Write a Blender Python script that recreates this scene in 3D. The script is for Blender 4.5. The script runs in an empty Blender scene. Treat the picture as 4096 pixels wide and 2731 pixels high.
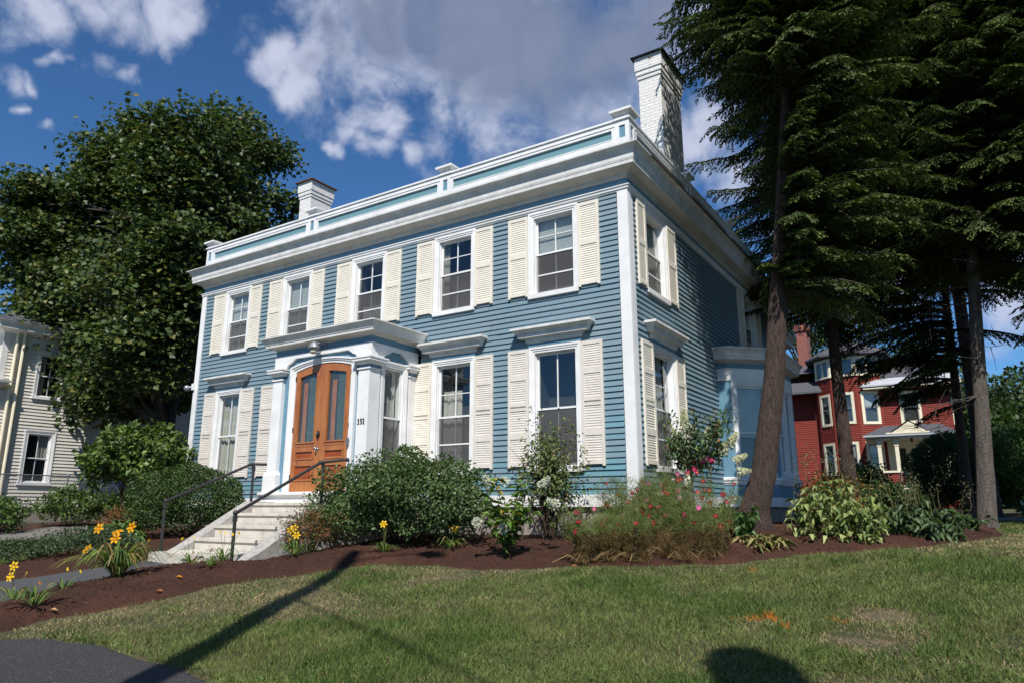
import bpy, bmesh, math, random
import numpy as np
from mathutils import Vector, Matrix
random.seed(7); rng = np.random.default_rng(11)
SC = bpy.context.scene; COL = SC.collection
R = math.radians
# ------------------------------------------------------------ camera
CAM = Vector((4.687, -11.0555, 1.0017))
YAW, PIT, ROL, FL = -0.5741074, 0.2309359, 0.00039866, 0.69086
fw = Vector((math.sin(YAW)*math.cos(PIT), math.cos(YAW)*math.cos(PIT), math.sin(PIT)))
rt = Vector((math.cos(YAW), -math.sin(YAW), 0)); up = rt.cross(fw)
rt2 = rt*math.cos(ROL)+up*math.sin(ROL); up2 = up*math.cos(ROL)-rt*math.sin(ROL)
cd = bpy.data.cameras.new('camera'); cam = bpy.data.objects.new('camera', cd); COL.objects.link(cam)
cam.matrix_world = Matrix(((rt2.x, up2.x, -fw.x, CAM.x), (rt2.y, up2.y, -fw.y, CAM.y), (rt2.z, up2.z, -fw.z, CAM.z), (0, 0, 0, 1)))
cd.sensor_width = 36; cd.lens = 36*FL; cd.clip_end = 2000; cd.clip_start = .05
SC.camera = cam
SC.view_settings.view_transform = 'Standard'; SC.view_settings.look = 'None'
SC.view_settings.exposure = 0.32; SC.view_settings.gamma = 1
# ------------------------------------------------------------ sun and sky
SUN_EL = R(49); SUND = Vector((.503*math.cos(SUN_EL), -.864*math.cos(SUN_EL), math.sin(SUN_EL)))
sl = bpy.data.lights.new('sun', 'SUN'); sl.energy = 4.7; sl.angle = R(.55); sl.color = (1, .955, .88)
so = bpy.data.objects.new('sun', sl); COL.objects.link(so); so.location = (20, -40, 40)
so.rotation_euler = SUND.to_track_quat('Z', 'Y').to_euler()
W = bpy.data.worlds.new('World'); SC.world = W; W.use_nodes = True
nt = W.node_tree; nt.nodes.clear()
def nd(t, typ, **k):
    n = t.nodes.new(typ)
    for a, v in k.items(): setattr(n, a, v)
    return n
def mth(t, op, a, b=None, c=None, clamp=False):
    n = t.nodes.new('ShaderNodeMath'); n.operation = op; n.use_clamp = clamp
    for i, v in enumerate((a, b, c)):
        if v is None: continue
        if isinstance(v, (int, float)): n.inputs[i].default_value = v
        else: t.links.new(v, n.inputs[i])
    return n.outputs[0]
def mixc(t, f, a, b, blend='MIX'):
    n = t.nodes.new('ShaderNodeMix'); n.data_type = 'RGBA'; n.blend_type = blend
    for s, v in ((n.inputs[0], f), (n.inputs[6], a), (n.inputs[7], b)):
        if isinstance(v, (int, float)): s.default_value = v
        elif isinstance(v, tuple): s.default_value = v if len(v) == 4 else (*v, 1)
        else: t.links.new(v, s)
    return n.outputs[2]
def mrange(t, v, a, b, c=0., d=1., smooth=False):
    n = t.nodes.new('ShaderNodeMapRange'); n.interpolation_type = 'SMOOTHSTEP' if smooth else 'LINEAR'
    t.links.new(v, n.inputs[0])
    for i, x in enumerate((a, b, c, d)): n.inputs[i+1].default_value = x
    return n.outputs[0]
sky = nd(nt, 'ShaderNodeTexSky', sky_type='NISHITA', sun_disc=False)
sky.sun_elevation = SUN_EL; sky.sun_rotation = math.atan2(SUND.x, SUND.y)
sky.altitude = 200; sky.air_density = .9; sky.dust_density = .15; sky.ozone_density = 3.0
tc = nd(nt, 'ShaderNodeTexCoord'); DIR = tc.outputs['Generated']
CLOUDS = [(-0.612,0.527,0.589,0.065),(-0.645,0.532,0.549,0.052),(-0.607,0.553,0.571,0.06),(-0.556,0.577,0.598,0.089),(-0.594,0.588,0.549,0.042),(-0.666,0.531,0.524,0.03),(-0.672,0.499,0.546,0.024),(-0.468,0.645,0.605,0.14),(-0.408,0.709,0.575,0.13),(-0.333,0.747,0.576,0.11),(-0.467,0.693,0.549,0.081),(-0.397,0.746,0.534,0.069),(-0.507,0.651,0.566,0.074),(-0.275,0.755,0.596,0.091),(-0.539,0.656,0.528,0.035),(-0.236,0.853,0.465,0.052),(-0.242,0.84,0.486,0.033),(-0.217,0.878,0.427,0.043),(-0.266,0.853,0.449,0.028),(-0.605,0.62,0.499,0.032),(-0.626,0.619,0.474,0.026),(-0.594,0.652,0.472,0.022),(-0.655,0.596,0.465,0.012),(-0.809,0.275,0.52,0.037),(-0.767,0.339,0.544,0.0437),(-0.731,0.388,0.561,0.0333),(-0.721,0.41,0.559,0.0252),(-0.782,0.308,0.542,0.0318),(-0.748,0.397,0.532,0.0155),(-0.837,0.281,0.47,0.0178),(-0.833,0.3,0.465,0.0118),(-0.802,0.34,0.491,0.02),(-0.791,0.366,0.49,0.0163),(-0.816,0.309,0.489,0.0111),(-0.719,0.447,0.533,0.0096),(-0.848,0.319,0.423,0.0096),(-0.848,0.29,0.443,0.0104),(-0.079,0.95,0.301,0.07),(0.067,0.966,0.251,0.051),(-0.138,0.904,0.404,0.075),
          (-.2,-.8,.5,.2),(.3,-.85,.42,.2),(.8,-.3,.5,.2),(.7,.4,.6,.25),(-.75,-.45,.45,.2)]
acc = None; thick = None
n1 = nd(nt, 'ShaderNodeTexNoise'); n1.inputs['Scale'].default_value = 13; n1.inputs['Detail'].default_value = 9; n1.inputs['Roughness'].default_value = .6
n1.inputs['Distortion'].default_value = .25
nt.links.new(DIR, n1.inputs['Vector'])
nw = nd(nt, 'ShaderNodeTexNoise'); nw.inputs['Scale'].default_value = 9; nw.inputs['Detail'].default_value = 4; nt.links.new(DIR, nw.inputs['Vector'])
w1 = nd(nt, 'ShaderNodeVectorMath', operation='MULTIPLY_ADD'); nt.links.new(nw.outputs['Color'], w1.inputs[0]); w1.inputs[1].default_value = (.13, .13, .10); nt.links.new(DIR, w1.inputs[2])
w2_ = nd(nt, 'ShaderNodeVectorMath', operation='SUBTRACT'); nt.links.new(w1.outputs[0], w2_.inputs[0]); w2_.inputs[1].default_value = (.065, .065, .05); WD = w2_.outputs[0]
for x, y, z, r in CLOUDS:
    v = nd(nt, 'ShaderNodeVectorMath', operation='DISTANCE'); nt.links.new(WD, v.inputs[0]); v.inputs[1].default_value = (x, y, z)
    dn = mth(nt, 'MULTIPLY_ADD', v.outputs['Value'], -1/r, 1.)
    th = mth(nt, 'MULTIPLY', dn, r)
    acc = dn if acc is None else mth(nt, 'SMOOTH_MAX', acc, dn, .15)
    thick = th if thick is None else mth(nt, 'SMOOTH_MAX', thick, th, .02)
nz = mth(nt, 'MULTIPLY', mth(nt, 'MULTIPLY_ADD', n1.outputs['Fac'], 3.4, -1.75), mrange(nt, thick, .02, .075, 1, .35))
den = mth(nt, 'ADD', acc, nz)
alpha = mrange(nt, den, -.45, 1.0, 0, .92, True)
n2 = nd(nt, 'ShaderNodeTexNoise'); n2.inputs['Scale'].default_value = 7; n2.inputs['Detail'].default_value = 6
nt.links.new(DIR, n2.inputs['Vector'])
tk = mth(nt, 'ADD', thick, mth(nt, 'MULTIPLY_ADD', n2.outputs['Fac'], .06, -.03))
grey = mrange(nt, tk, .028, .072, 0, 1, True)
ccol = mixc(nt, grey, (5.6, 6.0, 7.4), (2.2, 2.6, 3.75))
skyc = mixc(nt, 1.0, sky.outputs[0], (.50, .83, 1.10), 'MULTIPLY')
fin = mixc(nt, alpha, skyc, ccol)
bg = nd(nt, 'ShaderNodeBackground'); bg.inputs[1].default_value = .088
nt.links.new(fin, bg.inputs[0]); ow = nd(nt, 'ShaderNodeOutputWorld'); nt.links.new(bg.outputs[0], ow.inputs[0])

# ------------------------------------------------------------ materials
def newmat(name):
    m = bpy.data.materials.new(name); m.use_nodes = True
    t = m.node_tree; t.nodes.clear()
    o = nd(t, 'ShaderNodeOutputMaterial'); b = nd(t, 'ShaderNodeBsdfPrincipled'); t.links.new(b.outputs[0], o.inputs[0])
    b.inputs['Specular IOR Level'].default_value = .35
    return m, t, b, o
def noise(t, scale, detail=5, rough=.55, vec=None, dim='3D', stretch=None):
    n = nd(t, 'ShaderNodeTexNoise'); n.inputs['Scale'].default_value = scale; n.inputs['Detail'].default_value = detail
    n.inputs['Roughness'].default_value = rough
    g = nd(t, 'ShaderNodeNewGeometry'); v = g.outputs['Position']
    if stretch:
        mp = nd(t, 'ShaderNodeVectorMath', operation='MULTIPLY'); t.links.new(v, mp.inputs[0]); mp.inputs[1].default_value = stretch; v = mp.outputs[0]
    t.links.new(v, n.inputs['Vector']); return n.outputs['Fac']
def bump(t, b, h, s=.3, d=.02):
    n = nd(t, 'ShaderNodeBump'); n.inputs['Strength'].default_value = s; n.inputs['Distance'].default_value = d
    t.links.new(h, n.inputs['Height']); t.links.new(n.outputs[0], b.inputs['Normal'])
def paint(name, col, col2=None, rough=.5, sc=3., bs=.12, bsc=60., metal=0., stretch=None, lo=.35, hi=.7):
    m, t, b, o = newmat(name)
    col2 = col2 or tuple(c*.8 for c in col)
    f = mrange(t, noise(t, sc, 6, .6, stretch=stretch), lo, hi)
    t.links.new(mixc(t, f, col, col2), b.inputs['Base Color'])
    b.inputs['Roughness'].default_value = rough; b.inputs['Metallic'].default_value = metal
    if bs: bump(t, b, noise(t, bsc, 4, stretch=stretch), bs, .01)
    return m
M = {}
M['white'] = paint('white_paint', (.80, .80, .80), (.68, .675, .66), .45, 2.2, .15, 45)
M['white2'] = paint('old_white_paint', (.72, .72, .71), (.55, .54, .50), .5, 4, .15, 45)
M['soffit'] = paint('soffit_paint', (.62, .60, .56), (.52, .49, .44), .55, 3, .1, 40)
M['cream'] = paint('cream_shutter_paint', (.76, .71, .615), (.69, .64, .54), .5, 5, .1, 60)
M['pink'] = paint('faded_shutter_paint', (.70, .65, .585), (.62, .57, .505), .5, 5, .1, 60)
M['bluepanel'] = paint('blue_trim_paint', (.135, .27, .36), (.12, .23, .31), .5, 6, .1, 50)
M['tealpanel'] = paint('teal_panel_paint', (.145, .29, .325), (.155, .27, .305), .5, 6, .1, 50)
M['granite'] = paint('granite_foundation', (.33, .29, .25), (.20, .175, .155), .85, 40, .5, 90)
M['concrete'] = paint('step_concrete', (.58, .54, .47), (.33, .30, .26), .85, 4, .35, 120, lo=.45, hi=.8)
M['concdark'] = paint('cheek_concrete', (.42, .40, .37), (.27, .255, .235), .9, 9, .5, 130)
M['iron'] = paint('black_iron_rail', (.022, .026, .032), (.05, .04, .035), .4, 20, .2, 80)
M['roof'] = paint('roof_membrane', (.08, .08, .085), (.12, .12, .12), .8, 5, .2, 30)
M['shingle'] = paint('slate_shingle', (.10, .10, .115), (.055, .055, .065), .8, 9, .5, 14, stretch=(1, 1, 6))
M['tin'] = paint('grey_metal_roof', (.45, .47, .50), (.36, .38, .41), .5, 2, .05, 20)
M['creamtrim'] = paint('cream_trim', (.78, .72, .55), (.70, .64, .48), .5, 4, .1, 40)
M['whitesiding'] = paint('cream_siding', (.66, .63, .56), (.58, .55, .48), .55, 2.5, .1, 40)
M['redshingle'] = paint('red_shingle', (.245, .036, .023), (.14, .021, .015), .75, 7, .4, 30, stretch=(6, 6, 1))
M['brass'] = paint('dark_bronze', (.06, .045, .035), None, .35, 10, .1, 60, .7)
M['chrome'] = paint('steel_knob', (.5, .48, .45), None, .2, 10, 0, 60, 1.)
M['black'] = paint('black_plastic', (.015, .015, .017), None, .35, 10, 0)
M['pvc'] = paint('pvc_pipe', (.78, .76, .68), (.66, .62, .52), .4, 8, .05, 30)
M['greypvc'] = paint('grey_pvc', (.12, .12, .125), None, .5, 8, 0)
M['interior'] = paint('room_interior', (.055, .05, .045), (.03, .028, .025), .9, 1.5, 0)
M['curtain'] = paint('lace_curtain', (.45, .42, .37), (.33, .31, .28), .9, 20, .4, 25, stretch=(8, 8, .4))
M['shade'] = paint('window_shade', (.44, .41, .345), (.36, .335, .28), .9, 3, 0)
M['galv'] = paint('galvanised_steel', (.30, .32, .34), (.22, .23, .25), .45, 8, .1, 40, .6)
M['rust'] = paint('rust_flashing', (.16, .075, .035), (.08, .05, .035), .7, 10, .2, 40)
M['green'] = paint('green_metal', (.02, .12, .10), None, .5, 8, 0)

def siding_mat(name, c1, c2, c3, c4, zst, pitch, peel=True):
    m, t, b, o = newmat(name)
    g = nd(t, 'ShaderNodeNewGeometry'); sp = nd(t, 'ShaderNodeSeparateXYZ'); t.links.new(g.outputs['Position'], sp.inputs[0])
    row = mth(t, 'FLOOR', mth(t, 'MULTIPLY_ADD', sp.outputs[2], 1/pitch, -zst/pitch))
    wn = nd(t, 'ShaderNodeTexWhiteNoise', noise_dimensions='1D'); t.links.new(row, wn.inputs['W'])
    # joints along one board: the hue steps at irregular lengths
    seg = mth(t, 'FLOOR', mth(t, 'ADD', mth(t, 'MULTIPLY', mth(t, 'ADD', sp.outputs[0], sp.outputs[1]), .42), mth(t, 'MULTIPLY', wn.outputs['Value'], 9.)))
    cv = nd(t, 'ShaderNodeCombineXYZ'); t.links.new(row, cv.inputs[0]); t.links.new(seg, cv.inputs[1])
    w2 = nd(t, 'ShaderNodeTexWhiteNoise', noise_dimensions='2D'); t.links.new(cv.outputs[0], w2.inputs['Vector'])
    big = noise(t, .55, 4, .6)
    f1 = mrange(t, mth(t, 'ADD', big, mth(t, 'MULTIPLY_ADD', w2.outputs['Value'], .34, -.17)), .42, .66)
    c = mixc(t, f1, c1, c2)
    lowf = mrange(t, mth(t, 'ADD', sp.outputs[2], mth(t, 'MULTIPLY', big, 2.2)), 4.6, 3.0)
    f2 = mth(t, 'MULTIPLY', mrange(t, mth(t, 'ADD', noise(t, 1.1, 5, .6, stretch=(1, 1, 3)), mth(t, 'MULTIPLY_ADD', w2.outputs['Value'], .3, -.15)), .5, .64), lowf)
    c = mixc(t, f2, c, c3)
    st = mrange(t, noise(t, 4, 8, .7, stretch=(1, 1, 14)), .35, .75)
    c = mixc(t, mth(t, 'MULTIPLY', st, .28), c, tuple(v*.6 for v in c1))
    if peel:
        pf = mrange(t, noise(t, 9, 7, .7, stretch=(1, 1, 5)), .69, .715)
        c = mixc(t, mth(t, 'MULTIPLY', pf, .8), c, c4)
    t.links.new(c, b.inputs['Base Color']); b.inputs['Roughness'].default_value = .5
    bump(t, b, noise(t, 14, 5, .6, stretch=(.6, .6, 8)), .15, .008)
    return m
PITCH = .1015
M['siding'] = siding_mat('blue_clapboard', (.168, .252, .300), (.188, .256, .296), (.124, .272, .328), (.20, .19, .18), 1.228, PITCH)

def wood_mat():
    m, t, b, o = newmat('oak_door')
    n = noise(t, 5, 7, .62, stretch=(9, 9, .7)); n2 = noise(t, 2, 3)
    c = mixc(t, mrange(t, n, .32, .68), (.44, .160, .044), (.24, .066, .019))
    c = mixc(t, mth(t, 'MULTIPLY', mrange(t, n2, .4, .7), .4), c, (.52, .22, .065))
    t.links.new(c, b.inputs['Base Color']); b.inputs['Roughness'].default_value = .3; b.inputs['Coat Weight'].default_value = .3
    bump(t, b, n, .1, .005); return m
M['oak'] = wood_mat()
M['oak2'] = paint('dark_oak_panel', (.33, .075, .022), (.22, .05, .015), .32, 5, .1, 30, stretch=(1, 1, 9))

def brick_mat(name, c1, c2, mortar, flake=None, sc=1.):
    m, t, b, o = newmat(name)
    g = nd(t, 'ShaderNodeNewGeometry'); sp = nd(t, 'ShaderNodeSeparateXYZ'); t.links.new(g.outputs['Position'], sp.inputs[0])
    cb = nd(t, 'ShaderNodeCombineXYZ'); t.links.new(mth(t, 'ADD', sp.outputs[0], sp.outputs[1]), cb.inputs[0]); t.links.new(sp.outputs[2], cb.inputs[1])
    br = nd(t, 'ShaderNodeTexBrick'); t.links.new(cb.outputs[0], br.inputs['Vector'])
    br.inputs['Scale'].default_value = sc; br.inputs['Brick Width'].default_value = .22; br.inputs['Row Height'].default_value = .075
    br.inputs['Mortar Size'].default_value = .009; br.inputs['Mortar Smooth'].default_value = .3
    br.inputs['Color1'].default_value = (*c1, 1); br.inputs['Color2'].default_value = (*c2, 1); br.inputs['Mortar'].default_value = (*mortar, 1)
    c = br.outputs['Color']
    h = mth(t, 'ADD', mth(t, 'MULTIPLY', br.outputs['Fac'], -.8), mth(t, 'MULTIPLY', noise(t, 14, 6, .65), .9))
    if flake:
        f = mrange(t, noise(t, 5.5, 7, .68), flake[0], flake[0]+.03)
        c = mixc(t, f, c, flake[1])
        g2 = mrange(t, noise(t, 9, 7, .7), .60, .66); c = mixc(t, mth(t, 'MULTIPLY', g2, .5), c, (.30, .28, .25))
        h = mth(t, 'SUBTRACT', h, f)
    t.links.new(c, b.inputs['Base Color']); b.inputs['Roughness'].default_value = .75
    bump(t, b, h, .7, .02); return m
M['brickw'] = brick_mat('white_painted_brick', (.76, .75, .73), (.73, .72, .70), (.67, .66, .64), (.655, (.30, .10, .05)))
M['brickr'] = brick_mat('red_brick', (.20, .032, .02), (.25, .045, .028), (.36, .30, .26), None)

def glass_mat(name, tint=(.9, .95, .95), base=.09, rough=.0):
    m, t, b, o = newmat(name); t.nodes.remove(b)
    tr = nd(t, 'ShaderNodeBsdfTransparent'); tr.inputs[0].default_value = (*tint, 1)
    gl = nd(t, 'ShaderNodeBsdfGlossy'); gl.inputs['Roughness'].default_value = rough; gl.inputs[0].default_value = (1, 1, 1, 1)
    g = nd(t, 'ShaderNodeNewGeometry'); dt = nd(t, 'ShaderNodeVectorMath', operation='DOT_PRODUCT'); t.links.new(g.outputs['Normal'], dt.inputs[0]); t.links.new(g.outputs['Incoming'], dt.inputs[1])
    x = mth(t, 'SUBTRACT', 1., mth(t, 'ABSOLUTE', dt.outputs['Value'])); f = mth(t, 'MULTIPLY_ADD', mth(t, 'POWER', x, 4.), .9, base, True)
    bp = nd(t, 'ShaderNodeBump'); bp.inputs['Strength'].default_value = .05; bp.inputs['Distance'].default_value = .05
    t.links.new(noise(t, 1.7, 2), bp.inputs['Height']); t.links.new(bp.outputs[0], gl.inputs['Normal'])
    mx = nd(t, 'ShaderNodeMixShader'); t.links.new(f, mx.inputs[0]); t.links.new(tr.outputs[0], mx.inputs[1]); t.links.new(gl.outputs[0], mx.inputs[2])
    t.links.new(mx.outputs[0], o.inputs[0]); return m
M['glass'] = glass_mat('window_glass')
def screen_mat():
    m, t, b, o = newmat('insect_screen'); b.inputs['Base Color'].default_value = (.10, .095, .095, 1); b.inputs['Roughness'].default_value = .8
    tr = nd(t, 'ShaderNodeBsdfTransparent'); mx = nd(t, 'ShaderNodeMixShader'); mx.inputs[0].default_value = .6
    t.links.new(tr.outputs[0], mx.inputs[1]); t.links.new(b.outputs[0], mx.inputs[2]); t.links.new(mx.outputs[0], o.inputs[0]); return m
M['screen'] = screen_mat()
def blind_mat():
    m, t, b, o = newmat('venetian_blind')
    g = nd(t, 'ShaderNodeNewGeometry'); sp = nd(t, 'ShaderNodeSeparateXYZ'); t.links.new(g.outputs['Position'], sp.inputs[0])
    fr = mth(t, 'FRACT', mth(t, 'MULTIPLY', sp.outputs[2], 28.))
    c = mixc(t, mrange(t, fr, .55, .85), (.62, .63, .60), (.16, .17, .16)); t.links.new(c, b.inputs['Base Color']); b.inputs['Roughness'].default_value = .6
    bump(t, b, fr, .5, .02); return m
M['blind'] = blind_mat()

def leafmat(name, trans=.25, rough=.45, spec=.3, tint=(1.1, 1.25, .6)):
    m, t, b, o = newmat(name)
    a = nd(t, 'ShaderNodeAttribute'); a.attribute_name = 'Col'
    t.links.new(a.outputs['Color'], b.inputs['Base Color']); b.inputs['Roughness'].default_value = rough; b.inputs['Specular IOR Level'].default_value = spec
    if trans:
        tl = nd(t, 'ShaderNodeBsdfTranslucent'); t.links.new(mixc(t, 1., a.outputs['Color'], tint, 'MULTIPLY'), tl.inputs[0])
        mx = nd(t, 'ShaderNodeMixShader'); mx.inputs[0].default_value = trans
        t.links.new(b.outputs[0], mx.inputs[1]); t.links.new(tl.outputs[0], mx.inputs[2]); t.links.new(mx.outputs[0], o.inputs[0])
    return m
M['leaf'] = leafmat('leaf'); M['needle'] = leafmat('needle', .12, .6, .2); M['petal'] = leafmat('petal', .3, .6, .15, (1, 1, 1))
M['blade'] = leafmat('grass_blade', .3, .55, .2)
def bark_mat(name, c1, c2, sc=6):
    m, t, b, o = newmat(name)
    n = noise(t, sc, 7, .65, stretch=(3, 3, .6)); n2 = noise(t, sc*5, 5, .6, stretch=(2, 2, .8))
    t.links.new(mixc(t, mrange(t, mth(t, 'ADD', mth(t, 'MULTIPLY', n, .6), mth(t, 'MULTIPLY', n2, .4)), .38, .62), c1, c2), b.inputs['Base Color'])
    b.inputs['Roughness'].default_value = .9; bump(t, b, mth(t, 'ADD', n, mth(t, 'MULTIPLY', n2, .7)), 1., .09); return m
M['bark'] = bark_mat('hemlock_bark', (.145, .095, .075), (.030, .021, .018), 9)
M['bark2'] = bark_mat('grey_bark', (.20, .17, .145), (.085, .07, .06))
M['barkm'] = bark_mat('maple_bark', (.07, .06, .05), (.03, .026, .022))
M['twig'] = bark_mat('twig_bark', (.14, .10, .075), (.07, .05, .04), 12)

def ground_mat(name, c1, c2, c3, sc, bs, rough=.95, sp=None, big=.9):
    m, t, b, o = newmat(name)
    c = mixc(t, mrange(t, noise(t, sc, 6, .7), .36, .66), c1, c2)
    c = mixc(t, mrange(t, noise(t, big, 5, .6), .45, .68), c, c3)
    if sp: c = mixc(t, mrange(t, noise(t, sp[0], 3, .7), sp[1], sp[1]+.05), c, sp[2])
    t.links.new(c, b.inputs['Base Color']); b.inputs['Roughness'].default_value = rough
    bump(t, b, noise(t, sc*1.3, 6, .7), bs, .03); return m
M['lawn'] = ground_mat('lawn_soil', (.040, .052, .018), (.075, .075, .030), (.14, .11, .06), 30, .9)
M['soil'] = ground_mat('bare_soil', (.165, .125, .08), (.085, .072, .04), (.12, .098, .058), 22, 1.)
M['mulch'] = ground_mat('bark_mulch', (.066, .025, .0135), (.028, .011, .007), (.082, .032, .017), 38, 1., .95, (90, .66, (.13, .06, .035)))
M['asphalt'] = ground_mat('asphalt', (.036, .036, .040), (.075, .073, .072), (.062, .060, .060), 60, 1., .9, (48, .62, (.24, .23, .22)))
M['drive'] = ground_mat('old_asphalt', (.15, .14, .13), (.20, .185, .17), (.12, .11, .10), 40, .5, .9, (5, .66, (.06, .07, .03)))
M['pathm'] = ground_mat('path_asphalt', (.060, .060, .066), (.085, .085, .09), (.07, .07, .072), 110, .5, .9)
M['chip'] = leafmat('mulch_chip', 0, .9, .1)

# ------------------------------------------------------------ mesh builders
class MB:
    """collects boxes, tubes and polygons; build() links them as one mesh object"""
    def __init__(s): s.v = []; s.f = []; s.m = []; s.sm = []
    def add(s, vs, fs, mi=0, smooth=False):
        o = len(s.v); s.v += [tuple(p) for p in vs]
        for f in fs: s.f.append([o+i for i in f]); s.m.append(mi); s.sm.append(smooth)
    def box(s, a, b, mi=0, T=None):
        (x0, y0, z0), (x1, y1, z1) = a, b
        vs = [(x0, y0, z0), (x1, y0, z0), (x1, y1, z0), (x0, y1, z0), (x0, y0, z1), (x1, y0, z1), (x1, y1, z1), (x0, y1, z1)]
        if T: vs = [T(*p) for p in vs]
        s.add(vs, [(0, 3, 2, 1), (4, 5, 6, 7), (0, 1, 5, 4), (1, 2, 6, 5), (2, 3, 7, 6), (3, 0, 4, 7)], mi)
    def poly(s, pts, mi=0): s.add(pts, [list(range(len(pts)))], mi)
    def prism(s, pts2, d0, d1, T, mi=0):
        """2-D outline (u,z) extruded from depth d0 to d1 in frame T(u,d,z)"""
        n = len(pts2); a = [T(u, d0, z) for u, z in pts2]; b = [T(u, d1, z) for u, z in pts2]
        s.add(a+b, [list(range(n)), [n+i for i in range(n)][::-1]]+[(i, (i+1) % n, n+(i+1) % n, n+i) for i in range(n)], mi)
    def tube(s, pts, rad, n=8, mi=0, caps=True, smooth=True):
        pts = [Vector(p) for p in pts]; rings = []
        for i, p in enumerate(pts):
            d = (pts[min(i+1, len(pts)-1)]-pts[max(i-1, 0)]).normalized()
            a = d.cross(Vector((0, 0, 1)) if abs(d.z) < .9 else Vector((1, 0, 0))).normalized(); b = d.cross(a)
            r = rad[i] if isinstance(rad, (list, tuple)) else rad
            rings.append([p+(a*math.cos(2*math.pi*k/n)+b*math.sin(2*math.pi*k/n))*r for k in range(n)])
        fs = []
        for i in range(len(pts)-1):
            for k in range(n): fs.append((i*n+k, i*n+(k+1) % n, (i+1)*n+(k+1) % n, (i+1)*n+k))
        s.add([q for r in rings for q in r], fs, mi, smooth)
        if caps: s.add(rings[0], [list(range(n))[::-1]], mi); s.add(rings[-1], [list(range(n))], mi)
    def ball(s, c, r, mi=0, sc=(1, 1, 1), nu=12, nv=8):
        vs = []; fs = []
        for j in range(nv+1):
            for i in range(nu):
                th = math.pi*j/nv; ph = 2*math.pi*i/nu
                vs.append((c[0]+r*sc[0]*math.sin(th)*math.cos(ph), c[1]+r*sc[1]*math.sin(th)*math.sin(ph), c[2]+r*sc[2]*math.cos(th)))
        for j in range(nv):
            for i in range(nu): fs.append((j*nu+i, (j+1)*nu+i, (j+1)*nu+(i+1) % nu, j*nu+(i+1) % nu))
        s.add(vs, fs, mi, True)
    def loft(s, loops, mi=0, closed=True, cap=False):
        n = len(loops[0]); vs = [p for l in loops for p in l]; fs = []
        for i in range(len(loops)-1):
            for k in range(n if closed else n-1): fs.append((i*n+k, i*n+(k+1) % n, (i+1)*n+(k+1) % n, (i+1)*n+k))
        s.add(vs, fs, mi)
        if cap: s.add(loops[0], [list(range(n))], mi); s.add(loops[-1], [list(range(n))[::-1]], mi)
    def build(s, name, mats, parent=None, label=None):
        me = bpy.data.meshes.new(name); me.from_pydata(s.v, [], s.f)
        for m in (mats if isinstance(mats, (list, tuple)) else [mats]): me.materials.append(M[m] if isinstance(m, str) else m)
        me.polygons.foreach_set('material_index', s.m); me.polygons.foreach_set('use_smooth', s.sm); me.update()
        return link(name, me, parent, label)
def link(name, me, parent=None, label=None):
    o = bpy.data.objects.new(name, me); COL.objects.link(o)
    if parent is not None:
        o.parent = parent
        if parent.type == 'EMPTY': o.matrix_parent_inverse = Matrix.Translation(-parent.location)   # meshes are built in world coordinates
    if label: o['label'] = label
    return o
def thing(name, label, cat, loc=(0, 0, 0), group=None):
    o = bpy.data.objects.new(name, None); COL.objects.link(o); o.location = loc; o.empty_display_size = .2
    return tag(o, label, cat, group)
def tag(o, label, cat, group=None):
    o['label'] = label; o['category'] = cat
    if group: o['group'] = group
    return o
def struct(o, kind='structure', label=None, cat=None):
    o['kind'] = kind
    if label: o['label'] = label
    if cat: o['category'] = cat
    return o
class VM:
    """numpy builder for foliage: triangles with a colour per vertex"""
    def __init__(s): s.V = []; s.F = []; s.C = []; s.n = 0
    def put(s, V, F, C):
        s.V.append(np.asarray(V, np.float32)); s.F.append(np.asarray(F, np.int64)+s.n); s.C.append(np.asarray(C, np.float32)); s.n += len(V)
    def leaves(s, P, D, N, L, Wd, C, fold=.25, curl=0.):
        P, D, N = (np.asarray(a, np.float32) for a in (P, D, N)); n = len(P)
        D = D/np.maximum(np.linalg.norm(D, axis=1, keepdims=True), 1e-6)
        S = np.cross(D, N); S /= np.maximum(np.linalg.norm(S, axis=1, keepdims=True), 1e-6); N = np.cross(S, D)
        L = np.broadcast_to(np.asarray(L, np.float32), (n,))[:, None]; Wd = np.broadcast_to(np.asarray(Wd, np.float32), (n,))[:, None]
        m = P+D*L*.45
        V = np.stack([P, m+S*Wd*.5+N*Wd*fold, P+D*L-N*L*curl, m-S*Wd*.5+N*Wd*fold], 1).reshape(-1, 3)
        b = np.arange(n)[:, None]*4; F = np.concatenate([b+[0, 1, 2], b+[0, 2, 3]], 1).reshape(-1, 3)
        C = np.broadcast_to(np.asarray(C, np.float32), (n, 3)); s.put(V, F, np.repeat(C, 4, 0))
    def blades(s, P, D, S, C):
        """single triangles: base P, tip P+D, half base S"""
        n = len(P); V = np.stack([P-S, P+S, P+D], 1).reshape(-1, 3); F = np.arange(3*n).reshape(-1, 3)
        s.put(V, F, np.repeat(np.broadcast_to(np.asarray(C, np.float32), (n, 3)), 3, 0))
    def build(s, name, mat, parent=None, label=None, smooth=False):
        V = np.concatenate(s.V); F = np.concatenate(s.F); C = np.concatenate(s.C)
        me = bpy.data.meshes.new(name); me.vertices.add(len(V)); me.vertices.foreach_set('co', V.ravel())
        me.loops.add(F.size); me.loops.foreach_set('vertex_index', F.ravel().astype(np.int32)); me.polygons.add(len(F))
        me.polygons.foreach_set('loop_start', np.arange(0, F.size, 3, dtype=np.int32))
        me.polygons.foreach_set('loop_total', np.full(len(F), 3, np.int32))
        me.update(calc_edges=True)
        a = me.color_attributes.new('Col', 'FLOAT_COLOR', 'POINT'); a.data.foreach_set('color', np.concatenate([C, np.ones((len(C), 1), np.float32)], 1).ravel())
        me.materials.append(M[mat]); return link(name, me, parent, label)
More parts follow.
